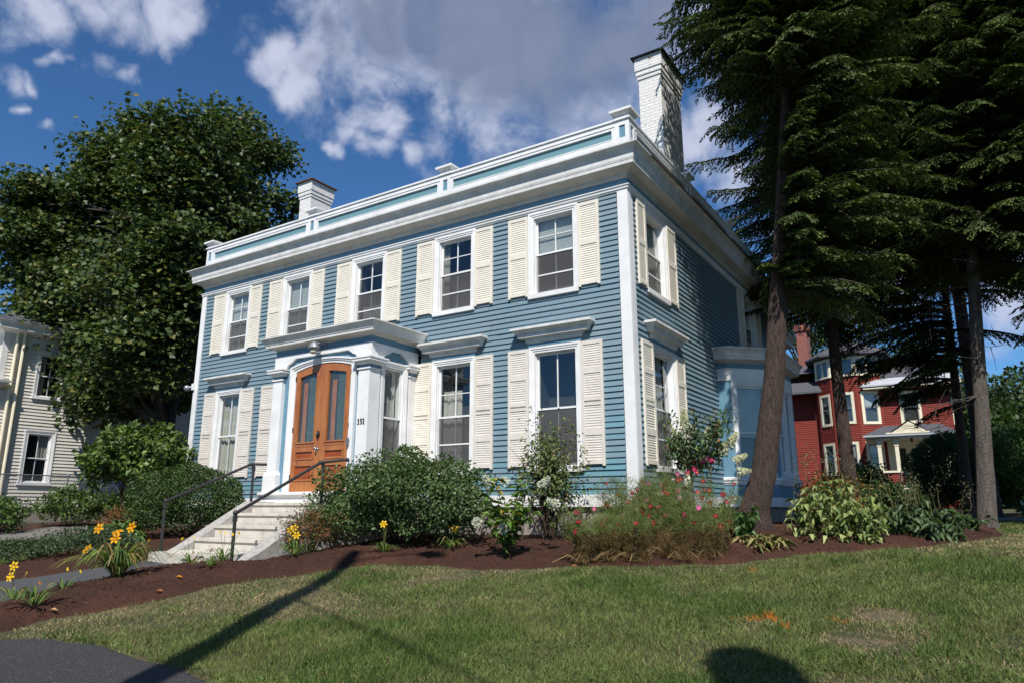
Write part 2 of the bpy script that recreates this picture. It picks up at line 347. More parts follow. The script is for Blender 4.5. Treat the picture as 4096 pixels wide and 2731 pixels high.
def unit(a): return a/np.maximum(np.linalg.norm(a, axis=-1, keepdims=True), 1e-6)
def rdir(n, g=rng): return unit(g.normal(size=(n, 3)))
def shade(c, n, v=.25, g=rng, hue=.12):
    c = np.asarray(c, np.float32)
    return np.clip(c[None]*(1+g.normal(size=(n, 1))*v)*(1+g.normal(size=(n, 3))*hue*.5), .002, 1).astype(np.float32)

# ------------------------------------------------------------ terrain
def base(x, y):
    return np.interp(y, [-200, -40, -16, -11, -5, -3, 0, 8, 30, 60, 200], [-1.6, -1.2, -.75, -.5, 0., .19, .45, .6, 1., 1.2, 1.6])
def sdist(poly, X, Y):
    """signed distance to polygon, positive inside"""
    p = np.asarray(poly, float); q = np.roll(p, -1, 0); d = np.full(X.shape, 1e9); ins = np.zeros(X.shape, bool)
    for (x0, y0), (x1, y1) in zip(p, q):
        ex, ey = x1-x0, y1-y0; t = np.clip(((X-x0)*ex+(Y-y0)*ey)/(ex*ex+ey*ey+1e-12), 0, 1)
        d = np.minimum(d, np.hypot(X-x0-t*ex, Y-y0-t*ey))
        if y0 != y1:
            c = (y0 > Y) != (y1 > Y); ins ^= c & (X < (x1-x0)*(Y-y0)/(y1-y0)+x0)
    return np.where(ins, d, -d)
BED = [(-3.4,-8.9),(-3.62,-7.53),(-3.84,-6.91),(-3.7,-6.03),(-3.78,-5.13),(-3.69,-4.26),(-3.21,-3.6),(-2.76,-3.18),(-1.89,-2.87),(-1.04,-2.9),(-.1,-2.55),(1.1,-2.22),(1.75,-1.79),(2.08,-1.41),(2.58,-.71),(3.37,-.23),(3.83,.61),(4.3,1.7),(4.75,3.2),(5.0,5.),(4.9,7.2),(4.2,9.5),(3.,12.),(.3,12.2),(-.2,8),(-.2,.2),(-5.0,.2),(-5.0,-3.4),(-5.6,-3.6),(-6.3,-4.1),(-6.4,-4.44),(-6.35,-4.83),(-6.13,-5.37),(-6.0,-6.0),(-5.8,-6.47),(-5.5,-6.8),(-4.9,-8.2),(-4.6,-8.9)]
PATH = [(-7.2,-3.3),(-7.4,-4.),(-7.5,-4.85),(-7.6,-5.3),(-7.7,-6),(-8.,-9),(-4.6,-9),(-4.9,-8.2),(-5.5,-6.8),(-5.8,-6.47),(-6.,-6.),(-6.13,-5.37),(-6.35,-4.83),(-6.4,-4.44),(-6.2,-3.9),(-5.3,-3.3)]
BEDL = [(-7.45,-2),(-7.45,-3.9),(-7.55,-4.85),(-7.65,-5.5),(-7.75,-6.3),(-8.3,-7.4),(-9.3,-6.6),(-9.9,-4.9),(-11,-2.9),(-13.6,-2.4),(-14.3,-.6),(-14,.4),(-7.4,.2)]
ASPH = [(-16,-9.6),(-5,-8.1),(-4.2,-7.85),(-3.24,-7.62),(-2.75,-7.48),(-2.14,-7.4),(-1.31,-7.44),(-.6,-7.48),(-.09,-7.59),(.9,-8.1),(1.6,-8.8),(2.2,-9.8),(2.6,-12),(3,-17),(-16,-17)]
DRIVE = [(-18.9,-17),(-14.7,-17),(-14.7,-3),(-14.4,-1.2),(-14.8,3),(-14.8,16),(-18.9,16)]
BEDN = [(-22.2,-7),(-19,-7),(-18.9,14),(-22.2,14)]
WALK = [(4.5,13.6),(26,13.6),(26,14.8),(4.5,14.8)]
def bumpz(x, y, a=.012, s=1.): return a*(np.sin(x*2.1*s+1.3*np.sin(y*1.7*s))+np.sin(y*2.7*s+x*.9*s)+.6*np.sin(x*6.3*s+y*4.1*s))
def lawnz(x, y): return base(x, y)+bumpz(np.asarray(x), np.asarray(y), .010)
def moundz(sd): return -.03+.19*(1-np.exp(-np.maximum(sd, -.3)/.38))
def bedz(x, y, poly=BED):
    x = np.atleast_1d(np.asarray(x, float)); y = np.atleast_1d(np.asarray(y, float)); return base(x, y)+moundz(sdist(poly, x, y))
def gz(x, y):
    z = float(base(x, y))
    for p in (BED, BEDL):
        s = sdist(p, np.array([float(x)]), np.array([float(y)]))[0]
        if s > 0: z = max(z, float(bedz(x, y, p)[0]))
    return z
def draped(name, poly, mat, hf, cell, ext=.12, extra=None):
    p = np.asarray(poly); x0, y0 = p.min(0)-ext-cell; x1, y1 = p.max(0)+ext+cell
    xs = np.arange(x0, x1, cell); ys = np.arange(y0, y1, cell); X, Y = np.meshgrid(xs, ys); S = sdist(poly, X, Y)
    Z = hf(X, Y, S); ok = S > -ext; c = ok[:-1, :-1] & ok[1:, :-1] & ok[:-1, 1:] & ok[1:, 1:]
    idx = np.arange(X.size).reshape(X.shape); J, I = np.nonzero(c)
    a, b, d, e = idx[J, I], idx[J, I+1], idx[J+1, I+1], idx[J+1, I]
    F = np.concatenate([np.stack([a, b, d], 1), np.stack([a, d, e], 1)]); u, inv = np.unique(F, return_inverse=True)
    V = np.stack([X.ravel(), Y.ravel(), Z.ravel()], 1)[u]; v = VM(); v.put(V, inv.reshape(-1, 3), np.tile([[.06, .022, .014]], (len(V), 1)))
    if extra: extra(v)
    o = v.build(name, mat)
    for q in o.data.polygons: pass
    o.data.polygons.foreach_set('use_smooth', np.ones(len(o.data.polygons), bool)); return o
# lawn: one sheet, fine near the house, coarse to the horizon
gx = np.unique(np.concatenate([np.linspace(-400, -30, 24), np.arange(-30, 24, .3), np.linspace(24, 400, 24)]))
gy = np.unique(np.concatenate([np.linspace(-300, -18, 20), np.arange(-18, 16, .3), np.linspace(16, 500, 40)]))
GX, GY = np.meshgrid(gx, gy); GZ = lawnz(GX, GY)
v = VM(); ii = np.arange(GX.size).reshape(GX.shape); a, b, d, e = ii[:-1, :-1].ravel(), ii[:-1, 1:].ravel(), ii[1:, 1:].ravel(), ii[1:, :-1].ravel()
v.put(np.stack([GX.ravel(), GY.ravel(), GZ.ravel()], 1), np.concatenate([np.stack([a, b, d], 1), np.stack([a, d, e], 1)]), np.tile([[.05, .06, .02]], (GX.size, 1)))
struct(v.build('lawn', 'lawn'))
def mulch_h(poly):
    def f(X, Y, S): return base(X, Y)+moundz(S)+bumpz(X, Y, .008, 2.3)+rng.normal(size=X.shape)*.011*(S > 0)
    return f
def chips(poly, n, sz=1.):
    def f(v):
        p = np.asarray(poly); P = rng.uniform(p.min(0), p.max(0), (n, 2)); s = sdist(poly, P[:, 0], P[:, 1]); k = s > .03; P = P[k]; s = s[k]
        z = base(P[:, 0], P[:, 1])+moundz(s)+.006; m = len(P)
        D = rdir(m); D[:, 2] *= .45; N = rdir(m)*.5+[0, 0, 1]
        C = np.array([[.088, .034, .019], [.05, .018, .010], [.03, .011, .007], [.15, .075, .045]])[rng.choice(4, m, p=[.42, .28, .22, .08])]
        v.leaves(np.stack([P[:, 0], P[:, 1], z], 1), D, N, rng.uniform(.015, .05, m)*sz, rng.uniform(.006, .014, m)*sz, C*rng.uniform(.5, 1.6, (m, 1)), .1)
    return f
struct(draped('mulch_bed', BED, 'mulch', mulch_h(BED), .06, .1)); 
cv = VM(); chips(BED, 95000)(cv); struct(cv.build('mulch_chips', 'chip'), 'stuff', 'loose dark brown bark chips on the front flower bed', 'mulch')
struct(draped('side_bed', BEDL, 'mulch', mulch_h(BEDL), .07, .1))
struct(draped('neighbour_bed', BEDN, 'mulch', lambda X, Y, S: base(X, Y)+np.clip(S*.5, -.05, .05)+bumpz(X, Y, .01, 2), .25, .2))
flat = lambda h: (lambda X, Y, S: lawnz(X, Y)+np.clip(S*.6, -.06, h))
struct(draped('garden_path', PATH, 'pathm', flat(.025), .05, .1))
struct(draped('sidewalk', ASPH, 'asphalt', flat(.02), .06, .1))
struct(draped('driveway', DRIVE, 'drive', flat(.02), .15, .15))
for sx_, sy_, sr_ in ((3.84, -3.98, .11), (3.84, -4.81, .16)):
    struct(draped('bare_soil', [(sx_+1.35*sr_*math.cos(t)*(1+.25*math.sin(3*t+sx_+sy_)), sy_+sr_*math.sin(t)*(1+.3*math.sin(2*t+sy_))) for t in np.linspace(0, 6.283, 22, endpoint=False)], 'soil', lambda X, Y, S: lawnz(X, Y)+np.clip(S*.1, -.02, .012)+rng.normal(size=X.shape)*.003, .03, .05))
struct(draped('far_walk', WALK, 'drive', flat(.03), .25, .1))
# ============================================================ the blue house
HX0, HX1, HY1 = -12.5, 0.0, 10.0
house = thing('blue_house', 'two-storey blue clapboard house with white trim, cream shutters and twin white chimneys', 'house', (-6.2, 5, .5))
FR = lambda u, d, z: (u, -d, z)              # front wall, looking along +y
SD = lambda u, d, z: (d, u, z)               # right-hand side wall, looking along -x
def boards(mb, T, u0, u1, z0, z1, holes, pitch=PITCH, proud=.027, mi=0):
    n = int(math.ceil((z1-z0)/pitch-1e-6))
    for i in range(n):
        za = z0+i*pitch; zb = min(za+pitch+.006, z1+.006); zm = (za+zb)/2
        cuts = sorted((max(h[0], u0), min(h[1], u1)) for h in holes if h[2] < zm < h[3] and h[1] > u0 and h[0] < u1)
        a = u0; segs = []
        for c0, c1 in cuts:
            if c0 > a+.005: segs.append((a, c0))
            a = max(a, c1)
        if a < u1-.005: segs.append((a, u1))
        for s0, s1 in segs:
            cur = s0; cutpts = []
            while s1-cur > 3.2:
                cur += random.uniform(1.6, 3.2); cutpts.append(cur)
            pts = [s0]+cutpts+[s1]
            for p, q in zip(pts, pts[1:]):
                e = random.uniform(-.0022, .0022); k = random.uniform(-.0012, .0012)
                d = proud+random.uniform(-.003, .004); g = .0025 if q != s1 else 0
                vs = [T(p, d, za+e), T(q-g, d, za+e+k), T(q-g, .003, zb), T(p, .003, zb), T(p, 0, za+e), T(q-g, 0, za+e+k)]
                mb.add(vs, [(0, 1, 2, 3), (4, 5, 1, 0)], mi)
# windows: (u0, u1) = outer casing
UPW = [(-11.475, -10.436), (-9.211, -8.167), (-6.833, -5.776), (-4.398, -3.335), (-2.065, -.988)]
LOW = [(-11.524, -10.474), (-9.211, -8.167), (-4.384, -3.314), (-2.063, -.983)]
ZU = (4.848, 6.582); ZL = (1.62, 3.917)
SUP = [(.705, 1.82), (7.42, 8.55)]; SLO = [(.806, 1.984)]
CW = .115
hole = lambda w, z: (w[0]+.012, w[1]-.012, z[0]+.02, z[1]-.01)
fh = [hole(w, ZU) for w in UPW]+[hole(w, ZL) for w in LOW]+[(-7.7, -4.7, 1.0, 4.35)]
mb = MB(); boards(mb, FR, HX0+.16, HX1-.19, 1.228, 6.60, fh)
for x0, x1, z0, z1 in fh: pass
mb.build('clapboard_siding', 'siding', house)
BY = (4.75, 8.43)
sh = [hole(w, ZU) for w in SUP]+[hole(w, ZL) for w in SLO]+[(BY[0], BY[1], .9, 4.62)]
mb = MB(); boards(mb, SD, .19, HY1, 1.228, 6.60, sh); mb.build('clapboard_siding', 'siding', house)
mb = MB()   # left end and back, plain boards
boards(mb, lambda u, d, z: (HX0-d, u, z), 0.16, HY1, 1.228, 6.6, [])
boards(mb, lambda u, d, z: (u, HY1+d, z), HX0, HX1, 1.228, 6.6, []); mb.build('clapboard_siding', 'siding', house)
# foundation and skirt
mb = MB(); mb.box((HX0+.05, .05, 0), (HX1-.05, HY1-.05, 1.03)); mb.build('foundation', 'granite', house)
mb = MB()
for a, b in (((HX0-.03, -.03), (-7.7, .1)), ((-4.7, -.03), (.032, .1)), ((-.1, .101), (.032, 4.74)), ((-.1, 8.44), (.032, HY1)), ((HX0-.03, .101), (HX0+.1, HY1))):
    mb = MB(); mb.box((*a, 1.026), (*b, 1.228)); mb.build('skirt_board', 'white', house)
for a in ((-.175, -.036, 1.228, .028, .0, 6.60), (.0, .001, 1.228, .030, .185, 6.60)):
    mb = MB(); mb.box(a[:3], a[3:]); mb.build('corner_board', 'white', house)
for a in ((HX0-.03, -.036, 1.228, HX0+.15, 0, 6.60), (HX0-.03, .001, 1.228, HX0, .17, 6.60)):
    mb = MB(); mb.box(a[:3], a[3:]); mb.build('corner_board', 'white', house)
# mitred mouldings round a rectangle: profile = [(offset outwards, z)]
def ring(x0, x1, y0, y1, o, z): return [(x0-o, y0-o, z), (x1+o, y0-o, z), (x1+o, y1+o, z), (x0-o, y1+o, z)]
def moulding(mb, prof, x0, x1, y0, y1, mi=0): mb.loft([ring(x0, x1, y0, y1, o, z) for o, z in prof], mi)
H4 = (HX0, HX1, 0, HY1)
mb = MB(); moulding(mb, [(0, 6.585), (.035, 6.59), (.04, 6.612), (.055, 6.62), (.058, 6.66), (.075, 6.67), (.075, 6.688), (.0, 6.692)], *H4); mb.build('architrave_moulding', 'white', house)
mb = MB(); moulding(mb, [(.012, 6.69), (.012, 6.835)], *H4); mb.build('frieze', 'bluepanel', house)
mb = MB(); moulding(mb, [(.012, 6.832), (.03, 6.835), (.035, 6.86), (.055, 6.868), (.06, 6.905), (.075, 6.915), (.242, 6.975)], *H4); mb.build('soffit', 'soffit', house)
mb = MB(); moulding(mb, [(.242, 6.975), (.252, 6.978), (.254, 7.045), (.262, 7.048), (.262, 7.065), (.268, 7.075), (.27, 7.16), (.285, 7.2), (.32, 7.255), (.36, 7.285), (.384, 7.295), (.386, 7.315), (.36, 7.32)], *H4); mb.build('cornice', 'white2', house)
mb = MB(); moulding(mb, [(.386, 7.317), (.30, 7.335), (.10, 7.40), (-.5, 7.45)], *H4); mb.poly([(HX0+.5, .5, 7.45), (HX1-.5, .5, 7.45), (HX1-.5, HY1-.5, 7.45), (HX0+.5, HY1-.5, 7.45)]); mb.build('flat_roof', 'roof', house)
mb = MB(); mb.tube([(.375, .3, 7.31), (.39, 4, 7.318), (.375, HY1+.3, 7.31)], .022, 6); mb.build('gutter_edge', 'rust', house)
# parapet
PX, PY = .172, -.172
def parapet_run(T, u0, u1):
    a, b = u0+.14, u1-.14
    mb = MB()
    mb.box((a, -.10, 7.38), (b, .0, 7.545), T=T)                  # base rail
    mb.box((a, .001, 7.40), (b, .018, 7.50), T=T)
    mb.box((a, -.10, 7.765), (b, -.0, 7.90), T=T); mb.box((a, -.13, 7.90), (b, .025, 7.925), T=T); mb.box((a, -.09, 7.926), (b, .004, 7.95), T=T); mb.box((a, .0, 7.80), (b, .012, 7.822), T=T)
    mb.box((a, -.09, 7.546), (a+.07, 0, 7.764), T=T); mb.box((b-.07, -.09, 7.546), (b, 0, 7.764), T=T)
    mb.box((a+.0705, -.05, 7.546), (b-.0705, .006, 7.565), T=T); mb.box((a+.0705, -.05, 7.744), (b-.0705, .006, 7.763), T=T)
    r = mb.build('parapet_rail', 'white', house)
    mb = MB(); mb.box((a+.071, -.08, 7.566), (b-.071, -.03, 7.743), T=T); mb.build('parapet_panel', 'tealpanel', r)
def pier(cx, cy):
    mb = MB(); w = .14
    mb.box((cx-w, cy-w, 7.38), (cx+w, cy+w, 7.55)); mb.box((cx-w, cy-w, 7.80), (cx+w, cy+w, 7.90))
    for sx in (-1, 1):
        for sy in (-1, 1): mb.box((cx+sx*(w-.04)-.04, cy+sy*(w-.04)-.04, 7.5505), (cx+sx*(w-.04)+.04, cy+sy*(w-.04)+.04, 7.7995))
    moulding(mb, [(0, 7.9005), (.03, 7.905), (.03, 7.93), (.0, 7.96), (.0, 8.0)], cx-w, cx+w, cy-w, cy+w)
    p = mb.build('parapet_post', 'white', house)
    mb = MB(); mb.box((cx-w+.02, cy-w+.02, 7.56), (cx+w-.02, cy+w-.02, 7.795)); mb.build('post_panel', 'bluepanel', p)
    mb = MB(); moulding(mb, [(-.03, 7.98), (.045, 8.05), (.075, 8.055), (.075, 8.10), (-.13, 8.13)], cx-w, cx+w, cy-w, cy+w); mb.poly([(cx-.01, cy-.01, 8.13), (cx+.01, cy-.01, 8.13), (cx+.01, cy+.01, 8.13), (cx-.01, cy+.01, 8.13)]); mb.build('post_cap', 'white', p)
FP = lambda u, d, z: (u, PY-d, z); SP = lambda u, d, z: (PX+d, u, z)
pu = [-12.2, -8.15, -4.05, PX-.14]
for a, b in zip(pu, pu[1:]): parapet_run(FP, a, b)
pv = [PY+.14, 3.05, 6.1, 9.15]
for a, b in zip(pv, pv[1:]): parapet_run(SP, a, b)
for u in pu: pier(u, PY+.14)
for u in pv[1:]: pier(PX-.14, u)
# chimneys
def chimney(x0, x1, y0, y1, zt, parent, mat='brickw', zb=7.0, pot=False):
    mb = MB(); mb.box((x0, y0, zb), (x1, y1, zt-.52))
    for k, (o, a, b) in enumerate([(.022, -.519, -.43), (.042, -.429, -.31), (.062, -.309, 0)]): mb.box((x0-o, y0-o, zt+a), (x1+o, y1+o, zt+b))
    c = mb.build('chimney', mat, parent)
    mb = MB(); mb.box((x0-.13, y0-.13, zt+.002), (x1+.13, y1+.13, zt+.03)); mb.box((x0+.05, y0+.1, zt+.031), (x1-.05, y0+.5, zt+.09))
    mb.build('chimney_cap', 'rust' if pot else 'black', c); return c
chimney(-.60, -.09, 2.35, 3.62, 10.85, house)
chimney(-11.93, -11.43, 2.5, 3.3, 10.82, house, pot=True)

# ---------------------------------------------------------------- windows
def rect(mb, T, u0, u1, z0, z1, d0, d1, mi=0): mb.box((u0, d0, z0), (u1, d1, z1), mi, T)
def window(T, u0, u1, z0, z1, parent, blind=None, curtain=None, lower_screen=True, rails=(), meet=.5, vert=True, muntin=None, hood=False, sill=.05, cw=CW, cmat='white', deep=.55, name='window', inset=.075, scr_to=None):
    mb = MB(); zs = z0+(.1 if sill else .02)
    zt = z1
    for k, (a, b) in enumerate(((0, .038), (.03, .05), (.058, .066))):      # stepped casing
        i = [0, .04, .075][k]; dd = [.045, .034, .022][k]
        if i >= cw: continue
        j = [.04, .075, cw][k]
        rect(mb, T, u0+i, u0+min(j, cw), zs, zt-i, -.02, dd); rect(mb, T, u1-min(j, cw), u1-i, zs, zt-i, -.02, dd)
        rect(mb, T, u0+min(j, cw), u1-min(j, cw), zt-min(j, cw), zt-i, -.02, dd)
    if sill:
        rect(mb, T, u0-(.03 if sill > .055 else .0), u1+(.03 if sill > .055 else .0), z0, z0+.085, -.02, sill+.02); rect(mb, T, u0+.02, u1-.02, z0+.0855, zs, -.02, .03)
    a, b, c, d = u0+cw, u1-cw, zs, zt-cw
    w = mb.build(name, cmat, parent)
    g = MB(); e = .0                                                     # reveals
    rect(g, T, a-.01, a+.012, c, d, -.16, -.021); rect(g, T, b-.012, b+.01, c, d, -.16, -.021); rect(g, T, a+.0125, b-.0125, d-.012, d+.01, -.16, -.021); rect(g, T, a+.0125, b-.0125, c-.01, c+.015, -.16, -.021)
    zm = c+(d-c)*meet; s = .034
    rect(g, T, a+.013, b-.013, zm-.018, zm+.018, -inset-.02, -inset+.02)
    rect(g, T, a+.013, a+.013+s, c+.016, zm-.019, -inset-.028, -inset+.004); rect(g, T, b-.013-s, b-.013, c+.016, zm-.019, -inset-.028, -inset+.004)
    rect(g, T, a+.013, a+.013+s, zm+.019, d-.013, -inset-.02, -inset+.012); rect(g, T, b-.013-s, b-.013, zm+.019, d-.013, -inset-.02, -inset+.012)
    rect(g, T, a+.013+s, b-.013-s, d-.013-s, d-.013, -inset-.02, -inset+.012); rect(g, T, a+.013+s, b-.013-s, c+.016, c+.016+s, -inset-.028, -inset+.004)
    um = (a+b)/2
    if vert: rect(g, T, um-.011, um+.011, zm+.019, d-.047, -inset-.025, -inset-.005); rect(g, T, um-.011, um+.011, c+.05, zm-.019, -inset-.032, -inset-.013)
    for r in rails: rect(g, T, a+.013+s, b-.013-s, r-.013, r+.013, -inset+.002, -inset+.016)
    if muntin: rect(g, T, a+.013+s, b-.013-s, muntin-.008, muntin+.008, -inset-.025, -inset-.005)
    g.build('sash', cmat, w)
    q = MB(); q.poly([T(a+.01, -inset-.008, c+.012), T(b-.01, -inset-.008, c+.012), T(b-.01, -inset-.008, d-.012), T(a+.01, -inset-.008, d-.012)]); q.build('glass_pane', 'glass', w)
    if lower_screen:
        zz = scr_to or zm-.018
        q = MB(); q.poly([T(a+.02, -inset+.006, c+.02), T(b-.02, -inset+.006, c+.02), T(b-.02, -inset+.006, zz), T(a+.02, -inset+.006, zz)]); q.build('insect_screen', 'screen', w)
    if blind:
        q = MB(); q.poly([T(a+.03, -inset-.07, blind[0]), T(b-.03, -inset-.07, blind[0]), T(b-.03, -inset-.07, blind[1]), T(a+.03, -inset-.07, blind[1])]); q.build('blind', blind[2] if len(blind) > 2 else 'blind', w)
    if curtain:
        q = MB(); za, zb_, ua, ub, mt = curtain; n = 26; L0 = []; L1 = []
        for i in range(n+1):
            u = a+(b-a)*(ua+(ub-ua)*i/n); dd = -inset-.11+.02*math.sin(i*1.7)+.012*math.sin(i*.63)
            L0.append(T(u, dd, za)); L1.append(T(u, dd, zb_))
        q.loft([L0, L1], closed=False); q.build('curtain', mt, w)
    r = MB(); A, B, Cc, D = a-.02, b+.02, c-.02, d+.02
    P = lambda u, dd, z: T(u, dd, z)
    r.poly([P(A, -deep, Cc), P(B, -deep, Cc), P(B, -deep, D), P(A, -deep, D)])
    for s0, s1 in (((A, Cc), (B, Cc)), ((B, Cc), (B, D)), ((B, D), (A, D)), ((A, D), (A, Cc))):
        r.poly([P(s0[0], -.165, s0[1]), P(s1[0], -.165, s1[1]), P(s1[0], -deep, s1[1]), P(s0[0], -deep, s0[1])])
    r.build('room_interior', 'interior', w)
    return w
def shutter(T, u0, u1, z0, z1, panels, mat, parent, label=None, slot=None):
    mb = MB(); st = .052; d0, d1 = .030, .062
    edges = [z0+.035]+[p for q in panels for p in q]+[z1]
    rect(mb, T, u0, u0+st, z0-.03, z1, d0, d1); rect(mb, T, u1-st, u1, z0-.03, z1, d0, d1)
    prev = z0+.0
    for za, zb in panels:
        if slot and prev < slot[0] < za:
            rect(mb, T, u0+st, u1-st, prev, slot[0], d0, d1-.002); rect(mb, T, u0+st, u1-st, slot[1], za, d0, d1-.002)
        else: rect(mb, T, u0+st, u1-st, prev, za, d0, d1-.002)
        n = int(round((zb-za)/.0435)); p = (zb-za)/n
        for i in range(n):
            a = za+i*p
            vs = [T(u0+st, d1-.010, a+.006), T(u1-st, d1-.010, a+.006), T(u1-st, d0+.013, a+p+.003), T(u0+st, d0+.013, a+p+.003), T(u0+st, d1-.016, a), T(u1-st, d1-.016, a), T(u1-st, d0, a+p-.004), T(u0+st, d0, a+p-.004)]
            mb.add(vs, [(0, 1, 2, 3), (4, 7, 6, 5), (0, 4, 5, 1)])
        prev = zb
    rect(mb, T, u0+st, u1-st, prev, z1, d0, d1-.002)
    rect(mb, T, u0+.004, u1-.004, z0+.0, z1-.004, .018, .0295)
    return mb.build('shutter', mat, parent, label)
PU = [(5.01, 5.70), (5.81, 6.475)]; ZSU = (4.94, 6.538)
PL = [(1.80, 2.227), (2.34, 2.745), (2.895, 3.312), (3.412, 3.83)]; ZSL = (1.735, 3.894)
blU = {0: (5.2, 6.47), 1: (4.98, 6.47), 4: (5.76, 6.47)}
for i, (a, b) in enumerate(UPW):
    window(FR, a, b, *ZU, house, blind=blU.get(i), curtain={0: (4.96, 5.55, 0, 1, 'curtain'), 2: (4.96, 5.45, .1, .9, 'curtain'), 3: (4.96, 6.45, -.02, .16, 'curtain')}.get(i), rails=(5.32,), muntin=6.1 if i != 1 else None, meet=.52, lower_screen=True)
    sl_, sr_ = [(-11.951, -10.004), (-9.696, -7.735), (-7.297, -5.321), (-4.862, -2.893), (-2.517, -.548)][i]
    shutter(FR, sl_, a-.006, *ZSU, PU, 'cream', house); shutter(FR, b+.006, sr_, *ZSU, PU, 'cream', house)
for i, (a, b) in enumerate(LOW):
    if i != 1:
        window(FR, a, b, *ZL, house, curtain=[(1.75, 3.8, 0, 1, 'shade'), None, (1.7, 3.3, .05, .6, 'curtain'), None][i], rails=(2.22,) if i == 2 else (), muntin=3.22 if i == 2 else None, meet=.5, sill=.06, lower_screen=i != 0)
    sl_, sr_ = [(-11.97, -9.994), (-9.70, -7.8), (-4.86, -2.868), (-2.517, -.548)][i]
    shutter(FR, sl_, a-.006, *ZSL, PL, 'cream' if i == 2 else 'pink', house, 'yellower cream shutter tucked beside the porch' if i == 2 else None, slot=(2.80, 2.83))
    if i != 1: shutter(FR, b+.006, sr_, *ZSL, PL, 'pink', house, slot=(2.80, 2.83))
for i, (a, b) in enumerate(SUP):
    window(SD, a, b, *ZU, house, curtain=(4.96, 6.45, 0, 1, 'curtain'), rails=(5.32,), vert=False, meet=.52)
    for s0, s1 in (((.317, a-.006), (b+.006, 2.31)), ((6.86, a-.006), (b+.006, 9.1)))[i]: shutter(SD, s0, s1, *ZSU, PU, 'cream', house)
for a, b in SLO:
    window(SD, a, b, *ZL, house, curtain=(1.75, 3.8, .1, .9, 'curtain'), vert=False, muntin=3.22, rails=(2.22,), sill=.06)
    shutter(SD, .308, a-.006, *ZSL, PL, 'cream', house, slot=(2.80, 2.83)); shutter(SD, b+.006, 2.47, *ZSL, PL, 'cream', house, slot=(2.80, 2.83))
# window hoods: three-sided mouldings against the wall
def hood(T, u0, u1):
    def rg(o, z, e=0): return [T(u0-o-e, -.01, z), T(u0-o-e, o, z), T(u1+o+e, o, z), T(u1+o+e, -.01, z)]
    mb = MB(); prof = [(.04, 3.925), (.04, 3.985)]
    mb2 = MB(); mb2.loft([rg(o, z) for o, z in prof], closed=False)
    pr = [(.042, 3.985), (.055, 3.99), (.06, 4.01), (.075, 4.02), (.08, 4.065), (.10, 4.083), (.145, 4.088), (.147, 4.148), (.160, 4.150), (.163, 4.170), (.18, 4.185), (.215, 4.21), (.232, 4.222), (.242, 4.225), (.242, 4.268), (.0, 4.30)]
    mb.loft([rg(o, z, .075 if z > 4.09 else .075*max(0, (z-4.065)/.03) if z > 4.065 else 0) for o, z in pr], closed=False)
    h = mb.build('window_hood', 'white2', house); mb2.build('hood_frieze', 'bluepanel', h)
for i in (0, 2, 3): hood(FR, LOW[i][0]+.02, LOW[i][1]-.02)
hood(SD, .83, 1.96)

# ---------------------------------------------------------------- entrance porch (enclosed)
XA, XB, YF = -7.58, -4.78, -1.374
porch = MB()
DL, DR, DM = -6.935, -5.345, -6.14
def arch(u0, u1, zs, rise, n=16):
    w = (u1-u0)/2; r = (w*w+rise*rise)/(2*rise); c = (u0+u1)/2; z0 = zs+rise-r
    return [(c+r*math.sin(t), z0+r*math.cos(t)) for t in np.linspace(-math.asin(w/r), math.asin(w/r), n)]
YW = YF+.055                                                # blue infill around the doors, with a real opening
porch.box((XA+.02, YW, 1.30), (DL-.03, YW+.06, 4.12)); porch.box((DR+.03, YW, 1.30), (XB-.06, YW+.06, 4.12))
porch.prism(arch(DL-.03, DR+.03, 3.76, .115)+[(DR+.03, 4.12), (DL-.03, 4.12)], -YW-.06, -YW, FR)
porch.box((XA+.02, YW+.061, 1.30), (XA+.08, 0, 4.12)); SXW = XB-.12
for y0, y1, z0, z1 in ((YW+.061, -1.0, 1.3, 4.12), (-.35, 0, 1.3, 4.12), (-.999, -.351, 1.3, 1.74), (-.999, -.351, 3.73, 4.12)): porch.box((SXW, y0, z0), (XB-.06, y1, z1))
pb = porch.build('portico', 'bluepanel', house)
# ---- base
mb = MB(); moulding(mb, [(.0, 1.03), (.0, 1.215), (.04, 1.225), (.05, 1.25), (.07, 1.26), (.075, 1.30), (.06, 1.312), (-.4, 1.313)], XA-.06, XB+.06, YF-.06, .3); mb.build('porch_base', 'white', pb)
mb = MB(); mb.box((XA-.02, YF, .2), (XB+.02, 0, 1.03)); mb.build('porch_foundation', 'granite', pb)
# ---- pillars
def pillar(x0, x1, y0, y1, z0=1.3135):
    mb = MB(); mb.box((x0, y0, z0+.42), (x1, y1, 3.62)); mb.box((x0-.05, y0-.05, z0), (x1+.05, y1+.05, z0+.30)); moulding(mb, [(.05, z0+.30), (.05, z0+.34), (.0, z0+.42)], x0, x1, y0, y1)
    moulding(mb, [(0, 3.595), (.025, 3.60), (.025, 3.622), (.0, 3.635)], x0, x1, y0, y1)
    p = mb.build('pillar', 'white', pb)
    mb = MB(); mb.box((x0+.004, y0+.004, 3.621), (x1-.004, y1-.004, 3.70)); mb.build('necking', 'bluepanel', p)
    mb = MB(); moulding(mb, [(.01, 3.69), (.03, 3.70), (.06, 3.735), (.065, 3.75), (.10, 3.755), (.10, 3.80), (.115, 3.805), (.115, 3.835), (-.1, 3.836)], x0, x1, y0, y1); mb.build('capital', 'white', p)
pillar(XA+.02, XA+.30, YF-.026, YF+.27); pillar(XB-.30, XB-.01, YF-.026, YF+.27)
pillar(XB-.22, XB-.015, -.24, -.005)
